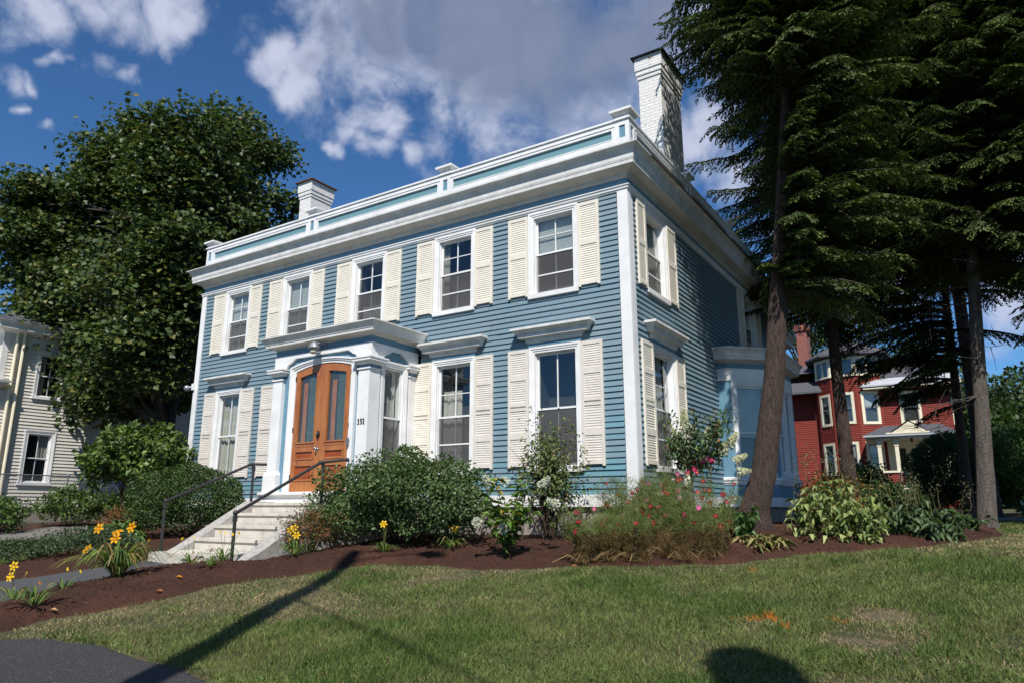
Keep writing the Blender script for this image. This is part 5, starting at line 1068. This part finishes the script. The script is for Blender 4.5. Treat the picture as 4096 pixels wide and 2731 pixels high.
for k, (x, y) in enumerate(spots):
    z0 = gz(x, y); o = np.array([x, y, z0]); t = thing('cosmos_plant', 'feathery cosmos plant with crimson and pink daisy flowers in the corner bed', 'flower', o, 'cosmos in the corner bed'); fv = VM(); sv = VM()
    back = (y+2.4)/1.5; H = .48+.40*min(1, max(0, back))+g.uniform(-.1, .2)
    for s in range(7):
        a = g.uniform(0, 6.28); sp = g.uniform(.05, .38); hh = H*g.uniform(.55, 1.08); tip = o+[sp*math.cos(a), sp*math.sin(a), hh]; P = curve(o+g.normal(size=3)*[.04, .04, 0], tip, 7, .05, .012); ribbon(sv, P, np.linspace(.0035, .0016, 7), (.3, -1, .1), (.14, .085, .035), (.07, .10, .03))
        m = 78; w = g.integers(0, 7, m); q = P[w]+g.normal(size=(m, 3))*[.045, .045, .04]; q[:, 2] = np.maximum(q[:, 2], z0+.02); D = unit(rdir(m, g)*[1, 1, .6]+[0, 0, .55])*g.uniform(.05, .13, (m, 1)); low = (q[:, 2:3]-z0 < .30+.1*g.random((m, 1)))
        C = np.where(low, np.array([[.15, .10, .04]]), np.array([[.125, .160, .045]]))*g.uniform(.6, 1.3, (m, 1)); S = unit(np.cross(D, [.54, -.84, .1]))*.0028
        for _ in range(3): fv.blades(q+g.normal(size=(m, 3))*.018, D+g.normal(size=(m, 3))*.035, S, C)
        if s < 4 and g.random() < .74:
            nrm = unit(np.array([.25, -.8, .55])+g.normal(size=3)*.45); col = CC[g.choice(5, p=[.42, .25, .16, .12, .05])]; pf = VM(); flower(pf, tip, nrm, g.uniform(.030, .046), col, g); f_ = pf.build('flower', 'petal', t); cf = VM(); centre(cf, tip, nrm, .0075, (.75, .42, .03)); cf.build('flower_centre', 'petal', f_)
        elif g.random() < .6: sv.leaves(np.tile(tip, (3, 1)), rdir(3, g), rdir(3, g), .018, .012, (.10, .06, .03))
    for _ in range(5):      # dry stalks lying at the foot
        a = g.uniform(0, 6.28); L = g.uniform(.15, .4); ribbon(sv, [o+[0, 0, .02], o+[L*.5*math.cos(a), L*.5*math.sin(a)-.05, .12], o+[L*math.cos(a), L*math.sin(a)-.12, .03]], [.003, .003, .0015], (.3, -1, .1), (.28, .19, .09))
    fv.build('foliage', 'blade', t); sv.build('stem', 'chip', t)
for x, y, h in ((1.0, .45, 1.28), (.72, .25, 1.02), (1.02, .38, .78), (.95, .52, 1.2)):      # tall crimson flowers in front of the hydrangea tree
    o = np.array([x, y, gz(x, y)]); t = thing('cosmos_plant', 'tall lanky cosmos with crimson flowers in front of the hydrangea tree', 'flower', o, 'tall cosmos by the hydrangea tree'); sv = VM(); fv = VM()
    for s in range(3):
        tip = o+[g.normal()*.10, g.normal()*.10, h*g.uniform(.8, 1.05)]; P = curve(o, tip, 7, .03, .012); ribbon(sv, P, np.linspace(.004, .002, 7), (.3, -1, .1), (.09, .09, .03)); m = 50; q = P[g.integers(0, 6, m)]+g.normal(size=(m, 3))*.05; fv.blades(q, unit(rdir(m, g)+[0, 0, .5])*.09, np.tile([.0025, .002, 0], (m, 1)), (.075, .11, .03))
        nrm = unit(np.array([.25, -.85, .4])+g.normal(size=3)*.3); pf = VM(); flower(pf, tip, nrm, .042, CC[int(g.integers(0, 2))], g); f_ = pf.build('flower', 'petal', t); cf = VM(); centre(cf, tip, nrm, .010, (.75, .42, .03)); cf.build('flower_centre', 'petal', f_)
    sv.build('stem', 'chip', t); fv.build('foliage', 'blade', t)
# broad-leaved perennials on the right
def broadleaf(label, x, y, rx, ry, h, nst, L, Wd, cols, seed, droop, tall=0, cat='plant', name='phlox_clump', group=None):
    g = np.random.default_rng(seed); z0 = gz(x, y); t = thing(name, label, cat, (x, y, z0), group); lv = VM(); sv = VM()
    for k in range(nst):
        a = g.uniform(0, 6.28); rr = math.sqrt(g.random()); bx, by = x+rx*rr*math.cos(a), y+ry*rr*math.sin(a); b = np.array([bx, by, gz(bx, by)]); hh = h*g.uniform(.6, 1.1)*(1-.3*rr); e = b+[g.normal()*.12, g.normal()*.12, hh]; P = curve(b, e, 8, 0, .015); limb(sv, P, np.linspace(.007, .003, 8), (.11, .12, .04), 4)
        m = 15; w = g.integers(1, 8, m); an = g.uniform(0, 6.28, m); D = np.stack([np.cos(an), np.sin(an), np.full(m, droop)+g.normal(size=m)*.25], 1); lv.leaves(P[w], unit(D), np.tile([0, 0, 1.], (m, 1))+g.normal(size=(m, 3))*.35, L*g.uniform(.6, 1.25, m), Wd*g.uniform(.7, 1.25, m), np.asarray(cols)[g.integers(len(cols), size=m)]*g.uniform(.7, 1.25, (m, 1)), .2, .45)
        if k < tall:
            e2 = e+[g.normal()*.1, g.normal()*.1, g.uniform(.25, .5)]; ribbon(sv, curve(e, e2, 5, 0, .01), [.003]*5, (.3, -1, .1), (.12, .11, .05)); m = 26; lv.leaves(e2+g.normal(size=(m, 3))*[.04, .04, .09], rdir(m, g), rdir(m, g), .03, .02, np.array([.13, .13, .06])*g.uniform(.6, 1.3, (m, 1)))
    lv.build('foliage', 'leaf', t); sv.build('stem', 'chip', t); return t
YG = [(.25, .31, .10), (.19, .26, .075), (.32, .35, .14), (.10, .15, .05)]
broadleaf('yellow-green drooping broad-leaved clump right of the leaning hemlock trunk', 2.84, .45, .55, .60, .86, 50, .125, .066, YG, 81, -.35, 14)
broadleaf('darker leafy clump behind the yellow-green plants', 3.05, 3.0, .6, .5, .42, 30, .14, .07, [(.065, .11, .038), (.10, .15, .05)], 82, -.2, 6)
broadleaf('dark collapsed leafy clump near the grey-barked trunk', 3.74, 2.4, .62, .85, .50, 52, .16, .085, [(.055, .095, .04), (.08, .125, .055), (.12, .17, .085)], 83, -.3, 12)
broadleaf('low dark green clump at the tip of the mulch bed', 4.12, 4.6, .45, .6, .36, 34, .13, .07, [(.045, .08, .03), (.07, .11, .04)], 84, -.2, 6)
broadleaf('green leafy clump at the right end of the cosmos', 1.50, -.2, .32, .35, .5, 30, .13, .085, [(.055, .115, .035), (.08, .15, .045)], 85, -.2)
broadleaf('leaning pale green stalk with a few broad leaves on the mulch', 3.28, .95, .22, .2, .62, 6, .17, .09, YG, 86, -.1)
broadleaf('wilted yellow clump lying on the mulch beside the cosmos', 2.02, -.55, .22, .2, .12, 16, .16, .04, [(.26, .22, .09), (.34, .27, .13), (.16, .19, .06)], 87, -.1)
shrub('golden_shrub', 'orange-tinted yellow-green shrub seen behind the right-hand clump', 'shrub', 2.25, 4.6, .7, .6, .95, 2200, .08, .04, [(.16, .13, .03), (.10, .13, .03), (.24, .13, .035)], 88)
shrub('laurel_shrub', 'dark green shrub at the foot of the straight dark trunk', 'shrub', 2.75, 9.6, .8, .8, .8, 2400, .11, .06, [(.03, .06, .018), (.05, .095, .025)], 89)
shrub('laurel_shrub', 'mid green leafy shrub against the red house wall', 'shrub', 1.55, 15.5, .85, .8, 1.6, 2200, .16, .10, [(.05, .10, .025), (.08, .15, .035)], 90)
shrub('laurel_shrub', 'dark shrub below the red porch wall', 'shrub', 2.6, 13.6, 1.0, .8, .75, 2000, .15, .08, [(.03, .06, .018), (.05, .085, .025)], 91)
# yew hedge in front of the red house
shrub('yew_hedge', 'big dark clipped yew bush in front of the red house porch', 'hedge', 3.95, 18.0, 1.35, 1.3, 2.75, 26000, .11, .042, [(.034, .080, .022), (.055, .115, .03)], 92, lump=.05, lift=.0, stems=6)
shrub('yew_hedge', 'taller dark yew hedge right of the grey trunk', 'hedge', 6.3, 18.6, 2.1, 1.5, 2.9, 30000, .12, .046, [(.036, .085, .022), (.058, .12, .03)], 93, lump=.07, lift=.0, stems=6)
shrub('hosta_clump', 'pale variegated hosta clump under the yew hedge', 'plant', 6.2, 15.2, .6, .5, .4, 420, .18, .10, [(.20, .26, .14), (.11, .17, .06)], 94, stems=4)
shrub('hosta_clump', 'small dark clump by the far walk', 'plant', 7.4, 14.9, .5, .5, .5, 420, .15, .06, [(.05, .08, .03), (.08, .12, .04)], 95, stems=4)

# daylilies
def daylily(label, x, y, R_, nl, fl, seed, stalk=.35, dry=.1):
    g = np.random.default_rng(seed); z0 = gz(x, y); o = np.array([x, y, z0]); t = thing('daylily_clump', label, 'flower', o, 'daylilies in the front beds'); lv = VM()
    for k in range(nl):
        a = g.uniform(0, 6.28); L = R_*g.uniform(.6, 1.25); hh = R_*g.uniform(.35, .85); s = np.linspace(0, 1, 7); r0 = g.uniform(0, .06); q = np.stack([(r0+L*s)*math.cos(a), (r0+L*s)*math.sin(a), hh*(2.3*s-1.9*s**2.2)*(1+.1*g.normal())], 1)+o; q[:, 2] = np.maximum(q[:, 2], z0+.01)
        dr = g.random() < dry; c = np.array((.30, .22, .10) if dr else (.13, .20, .05) if g.random() < .6 else (.08, .14, .04))*g.uniform(.75, 1.25); ribbon(lv, q, np.array([.5, .9, 1, .95, .8, .5, .1])*.0085*(1+R_), (-math.sin(a)*.1, .1, 1), c, c*(1.5, 1.3, .9) if g.random() < .25 else c)
    lv.build('foliage', 'blade', t); sv = VM()
    for (dx, dy, h, typ) in fl:
        tip = o+[dx, dy, h]; ribbon(sv, curve(o+[dx*.1, dy*.1, 0], tip, 6, .03, .004), [.0035]*6, (.3, -1, .1), (.10, .13, .04)); nrm = unit(np.array([.45, -.75, .4])+g.normal(size=3)*.25); pf = VM(); a_ = unit(np.cross(nrm, [.1, .2, 1.])); b_ = np.cross(nrm, a_); sz = .062*(1+.3*(R_ > .4))
        col = np.array((.80, .38, .012) if typ == 'O' else (.86, .56, .03))
        if typ in 'OY':
            th = np.arange(6)*1.0472+g.uniform(0, 1); d = a_*np.cos(th)[:, None]+b_*np.sin(th)[:, None]; pf.leaves(tip+0*d, unit(d*.55+nrm*.85), nrm+0*d, sz*.75, sz*.55, col*g.uniform(.85, 1.1, (6, 1)), -.05); pf.leaves(tip+unit(d*.55+nrm*.85)*sz*.5, unit(d*1.1+nrm*.12), nrm+0*d, sz*.85, sz*.55, col*g.uniform(.85, 1.1, (6, 1)), .08, .15); pf.build('flower', 'petal', t)
        else:
            d = np.tile(unit(np.array([g.normal()*.5, g.normal()*.3, .9]))[None], (4, 1)); pf.leaves(tip+g.normal(size=(4, 3))*.004, d+g.normal(size=(4, 3))*.08, rdir(4, g), .055, .018, col*(.9, 1, 1) if typ == 'b' else (.42, .16, .04), .15); pf.build('flower_bud', 'petal', t)
    sv.build('stem', 'chip', t)
daylily('largest daylily clump with orange-yellow blooms, left of the path end', -5.42, -5.45, .66, 130, [(-.36, -.10, .62, 'O'), (.02, -.05, .56, 'O'), (.12, .10, .64, 'O'), (-.30, -.25, .34, 'O'), (-.18, .05, .48, 'O'), (.28, .1, .40, 'c'), (.2, -.1, .35, 'c'), (.35, .2, .46, 'b')], 101, dry=.22)
daylily('yellow daylily in bloom between the path and the left picture edge', -5.28, -6.75, .30, 26, [(-.05, 0, .40, 'Y'), (.02, -.05, .28, 'Y'), (.12, .05, .30, 'b')], 102)
daylily('leafy daylily without open flowers nearest the sidewalk', -4.30, -6.95, .34, 30, [(.05, .02, .22, 'c')], 103)
daylily('daylily with two small yellow buds beside the big clump', -4.95, -6.35, .22, 14, [(.05, 0, .22, 'b'), (.2, .1, .2, 'b')], 104)
daylily('small daylily tuft without blooms on the mulch below the steps', -4.65, -4.55, .22, 30, [(0, 0, .2, 'c')], 105)
daylily('daylily at the bottom step with closed yellow buds', -5.95, -4.0, .36, 34, [(.05, .02, .42, 'b'), (-.1, 0, .36, 'b'), (-.2, -.05, .38, 'b')], 106, dry=.35)
daylily('daylily with yellow buds at the foot of the right hand rail', -5.05, -4.05, .30, 30, [(.0, 0, .40, 'b'), (.12, .05, .38, 'b'), (.22, .08, .40, 'b'), (-.1, 0, .42, 'b')], 107)
daylily('yellow daylily pair blooming before the right cheek wall', -4.28, -3.35, .34, 44, [(-.18, .05, .38, 'Y'), (-.12, .08, .40, 'Y'), (.02, .0, .30, 'Y'), (-.16, 0, .22, 'b')], 108)
daylily('single tall yellow bloom over a small tuft in the middle of the front bed', -3.12, -2.62, .22, 36, [(-.03, .02, .40, 'Y'), (.02, .02, .36, 'c')], 109)
daylily('small daylily with one yellow bloom before the big shrub', -2.18, -2.15, .26, 42, [(.05, .02, .28, 'Y'), (-.03, .02, .30, 'b')], 110)
# fallen petals and leaves
for x, y, c, lb in ((-4.35, -5.25, (.75, .30, .02), 'orange fallen petal on the mulch below the steps'), (-3.95, -5.75, (.45, .16, .05), 'rust-brown fallen leaf at the lawn edge'), (-4.05, -6.9, (.55, .36, .16), 'tan fallen leaf nearest the sidewalk'), (.05, -2.45, (.50, .20, .07), 'orange-brown fallen leaf on the mulch before the cosmos')):
    lv = VM(); z = gz(x, y)+.025; lv.leaves([[x, y, z]], [[.8, .5, .1]], [[.1, -.2, 1]], .10, .045, c, .2, .2); tag(lv.build('fallen_leaf', 'petal'), lb, 'leaf')

# ============================================================ distant trees
def crown_tree(name, label, x, y, h, w, seed, cols, cat='tree', group=None, nl=26, dens=1., leaf=.3, low=.25):
    g = np.random.default_rng(seed); z0 = float(base(x, y)); t = thing(name, label, cat, (x, y, z0), group); o = np.array([x, y, z0]); trunk_mesh('trunk', [o+[0, 0, -.3], o+[0, 0, h*.3], o+[0, 0, h*.75]], [h*.03, h*.022, h*.008], 'barkm', t, 12); lv = VM(); br = VM()
    for k in range(nl):
        u = g.random(); zz = h*(low+(1-low)*u*.92); ww = w*math.sqrt(max(.06, 1-((u-.42)/.62)**2)); a = g.uniform(0, 6.28); rr = ww*math.sqrt(g.random()); c = o+[rr*math.cos(a), rr*math.sin(a), zz]; r = w*g.uniform(.28, .42); n = int(330*dens); d = rdir(n, g); P = c+d*(r*(1-.5*g.random(n)**2))[:, None]*[1.1, 1.1, .75]
        lv.leaves(P, unit(d+g.normal(size=(n, 3))*.6+[0, 0, -.3]), unit(g.normal(size=(n, 3))*.5+[0, -.2, 1]), leaf*g.uniform(.6, 1.2, n), leaf*.85, np.asarray(cols)[g.integers(len(cols), size=n)]*g.uniform(.7, 1.25, (n, 1))*g.uniform(.8, 1.2), .15)
        limb(br, curve(o+[0, 0, zz*.6], c, 5, .3, .1), np.linspace(h*.008, .02, 5), (.05, .045, .04), 5)
    lv.build('crown', 'leaf', t); br.build('branches', 'chip', t); return t
FG = [(.045, .075, .020), (.065, .10, .026), (.09, .115, .03)]
crown_tree('tree', 'leafy tree rising behind the red chimney', -5.7, 47.7, 17.5, 5.5, 201, FG)
crown_tree('tree', 'leafy tree behind the red house roof, right of the dark trunk', -2.6, 55, 18, 6, 202, FG)
crown_tree('tree', 'broad tree beyond the yew hedge at the right edge', 6.9, 43, 8, 5, 203, [(.03, .055, .016), (.045, .075, .02)])
crown_tree('tree', 'tree between the paired trunks, beyond the red house corner', 3.2, 53, 9.5, 4.5, 204, FG)
crown_tree('tree', 'low tree just right of the yew hedge', 7.3, 31.5, 5.2, 3.4, 205, [(.035, .07, .018), (.06, .10, .025)], low=.1)
crown_tree('tree', 'big tree behind the right-edge hemlock', 12, 58, 11, 7, 206, FG)
for i, (x, y, h, w) in enumerate(((-30, 30, 13, 6), (-40, 8, 12, 6), (-16, 42, 12, 6), (-38, -14, 12, 6), (16, 50, 10, 7), (24, 38, 11, 7), (36, 26, 11, 7), (-1, 62, 13, 7), (9, 66, 10, 7), (-24, 48, 13, 6))): crown_tree('tree', 'far green tree closing the horizon between the houses', x, y, h, w, 210+i, FG, group='far trees on the horizon', nl=22, dens=.6, leaf=.45, low=.1)
# street behind the viewer: trees mirrored in the panes, a pole whose shadow crosses the lawn, and an added tree shaped to cast a rounded one
for i, (x, y, h, w) in enumerate(((-14, -36, 12, 6), (2, -40, 13, 7), (17, -38, 12, 6))): crown_tree('tree', 'street tree across the road, mirrored in the front windows', x, y, h, w, 230+i, FG, group='street trees across the road', nl=20, dens=.5, leaf=.5, low=.12)
def shadow_base(px, py, h, zg): k = (h-zg)/math.tan(SUN_EL); return px+.503*k, py-.864*k
x, y = shadow_base(3.02, -5.45, 7.6, -.05); t = thing('shadow_tree', 'slim tree added behind the viewer to cast the rounded shadow on the lawn', 'tree', (x, y, float(base(x, y)))); zb = float(base(x, y)); trunk_mesh('trunk', [(x, y, zb-.2), (x, y, 3), (x, y, 7.0)], [.09, .07, .03], 'barkm', t, 10)  # added unseen caster for the rounded lawn shadow, crown sized to it
lv = VM(); g = np.random.default_rng(241); n = 7000; zz = g.uniform(0, 1, n); wd = np.interp(zz, [0, .25, .6, .8, .93, 1], [.30, .31, .29, .24, .20, .05]); th = g.uniform(0, 6.28, n); rr = wd*np.sqrt(g.random(n)); lv.leaves(np.stack([x+rr*np.cos(th), y+rr*np.sin(th), 4.6+zz*3.0], 1), rdir(n, g), rdir(n, g), .12, .09, shade((.05, .08, .02), n, .2, g), .1); lv.build('crown', 'leaf', t)
x, y = shadow_base(-3.55, -2.75, 12.2, .22); zb = float(base(x, y)); t = thing('utility_pole', 'wooden utility pole with a lamp arm at the road behind the viewer', 'pole', (x, y, zb)); mb = MB(); mb.tube([(x, y, zb-.3), (x, y, 6), (x, y, 12.2)], [.17, .15, .115], 12); mb.build('post', 'bark2', t)
mb = MB(); mb.tube([(x, y, 11.6), (x+.5, y+.3, 11.85), (x+.9, y+.55, 11.85)], .03, 6); mb.build('lamp_arm', 'galv', t); mb = MB(); mb.ball((x+1.05, y+.63, 11.8), .16, sc=(1.6, 1, .6)); mb.build('lamp_head', 'galv', t)
mb = MB()
for s in (0, .12): mb.tube([(x, y, 8.8-s)]+[tuple(np.array([x, y, 8.8-s])*(1-k)+np.array([30, -22, 8.2-s])*k-np.array([0, 0, 1.1*4*k*(1-k)])) for k in np.linspace(.1, 1, 10)], .014, 5)
tag(mb.build('overhead_cable', 'black'), 'black overhead cable leaving the utility pole along the road', 'cable')
for i, (z0, z1) in enumerate(((8.4, 7.6), (8.0, 7.3), (7.5, 6.9))):
    mb = MB(); P0 = np.array([9.5, 24, z0-1.2]); P1 = np.array([30, 14, z1-.2]); mb.tube([tuple(P0*(1-k)+P1*k-np.array([0, 0, .5*4*k*(1-k)])) for k in np.linspace(0, 1, 12)], .018, 5); tag(mb.build('overhead_wire', 'black'), 'thin overhead wire crossing the gap of sky right of the red house', 'wire', 'wires right of the red house')

# ============================================================ grass
g = np.random.default_rng(300); NB = 620000
dist = 4.2+(22-4.2)*g.random(NB)**1.55; ang = YAW+g.uniform(R(-40), R(41), NB); X = CAM.x+dist*np.sin(ang); Y = CAM.y+dist*np.cos(ang)
keep = np.ones(NB, bool)
for p, m in ((BED, .03), (PATH, .02), (BEDL, .04), (ASPH, .03), (DRIVE, .05), (WALK, .0)): keep &= sdist(p, X, Y) < -m+g.uniform(-.05, .07, NB)
keep &= ~((X < 0) & (Y > 0) & (X > -13)); X, Y, dist = X[keep], Y[keep], dist[keep]; n = len(X)
def fbm(x, y, s, seed):
    q = np.random.default_rng(seed); v = 0
    for o in range(5):
        a = q.uniform(0, 6.28, 3); f = s*1.9**o; v = v+(np.sin(f*(x*math.cos(a[0])+y*math.sin(a[0]))+a[1]+1.5*np.sin(f*.7*(y*math.cos(a[0])-x*math.sin(a[0]))+a[2])))/1.6**o
    return v/2.4
dry = fbm(X, Y, .75, 1)*.62+fbm(X, Y, 2.6, 2)*.45-.04+.30*np.exp(-((sdist(BED, X, Y)+.25)/.35)**2)-.05
dry += .75*np.exp(-((X-4.2)/1.3)**2-((Y-1.2)/1.6)**2)+.5*np.exp(-((X+1.6)/1.1)**2-((Y+5.9)/.9)**2)+.35*np.exp(-((X+2.8)/.8)**2-((Y+4.6)/1.2)**2)
for bx, by, r in ((3.84, -3.98, .22), (3.84, -4.81, .26)): dry += 1.6*np.exp(-((X-bx)**2+(Y-by)**2)/r**2)
bare = np.zeros(n, bool)
for bx, by, r in ((3.84, -3.98, .20), (3.84, -4.81, .24)): bare |= ((X-bx)/1.25)**2+(Y-by)**2 < (r*(1+.3*np.sin(9*X+7*Y)))**2
thin = (dry > .15) & (g.random(n) < .45); keep = ~(bare & (g.random(n) < .5)) & ~thin; X, Y, dist, dry = X[keep], Y[keep], dist[keep], dry[keep]; n = len(X)
isd = g.random(n) < 1/(1+np.exp(-(dry-.30)*6)); lush = fbm(X, Y, 1.7, 3)
C = np.where(isd[:, None], np.array([[.33, .262, .145]]), np.where((lush > .25)[:, None], np.array([[.098, .146, .036]]), np.array([[.148, .180, .056]])))*g.uniform(.5, 1.5, (n, 1))*(1+.22*fbm(X, Y, 5.5, 8))[:, None]
pm = np.zeros(n, bool)      # orange survey paint sprayed on the blades
for (x0, y0), (x1, y1), w in (((2.86, -4.42), (3.02, -4.33), .05), ((2.96, -4.20), (3.10, -4.42), .045), ((3.16, -4.52), (3.24, -4.66), .035), ((2.23, -1.84), (2.31, -2.06), .05), ((3.52, -4.16), (3.60, -4.26), .03), ((2.75, -4.45), (2.86, -4.42), .02)):
    ex, ey = x1-x0, y1-y0; tt = np.clip(((X-x0)*ex+(Y-y0)*ey)/(ex*ex+ey*ey), 0, 1); pm |= np.hypot(X-x0-tt*ex, Y-y0-tt*ey) < w*g.uniform(.2, 1.3, n)
C[pm & (g.random(n) < .75)] = (.62, .20, .03)
hgt = np.where(isd, .026, .036)*g.uniform(.6, 1.5, n)*(1+.3*np.clip(lush, -.6, 1))*(1+.03*dist); Z = lawnz(X, Y)
D = np.stack([g.normal(size=n)*.55, g.normal(size=n)*.55, np.ones(n)], 1)*hgt[:, None]; D[isd] *= [1.3, 1.3, .75]
a = g.uniform(0, 6.28, n); wd = (.0017+.00036*dist)*g.uniform(.7, 1.4, n); S = np.stack([np.cos(a), np.sin(a), 0*a], 1)*wd[:, None]
gv = VM(); gv.blades(np.stack([X, Y, Z-.004], 1), D, S, C); gr = gv.build('grass', 'blade'); struct(gr, 'stuff', 'short mown lawn grass, patchy green and straw, with orange survey paint marks', 'grass')
# weeds and clover: small broad leaves
k = g.choice(n, 42000, replace=False); k = k[(fbm(X[k], Y[k], 2.2, 5) > .05) & ~isd[k]]; m = len(k); lv = VM(); lv.leaves(np.stack([X[k], Y[k], Z[k]+.012], 1), np.stack([g.normal(size=m), g.normal(size=m), g.uniform(.1, .6, m)], 1), np.tile([0, 0, 1.], (m, 1))+g.normal(size=(m, 3))*.35, g.uniform(.018, .04, m), g.uniform(.010, .022, m), np.array([[.07, .135, .03]])*g.uniform(.7, 1.4, (m, 1)), .1, .2); struct(lv.build('clover', 'leaf'), 'stuff', 'clover and broad-leaved weeds scattered through the lawn', 'weeds')
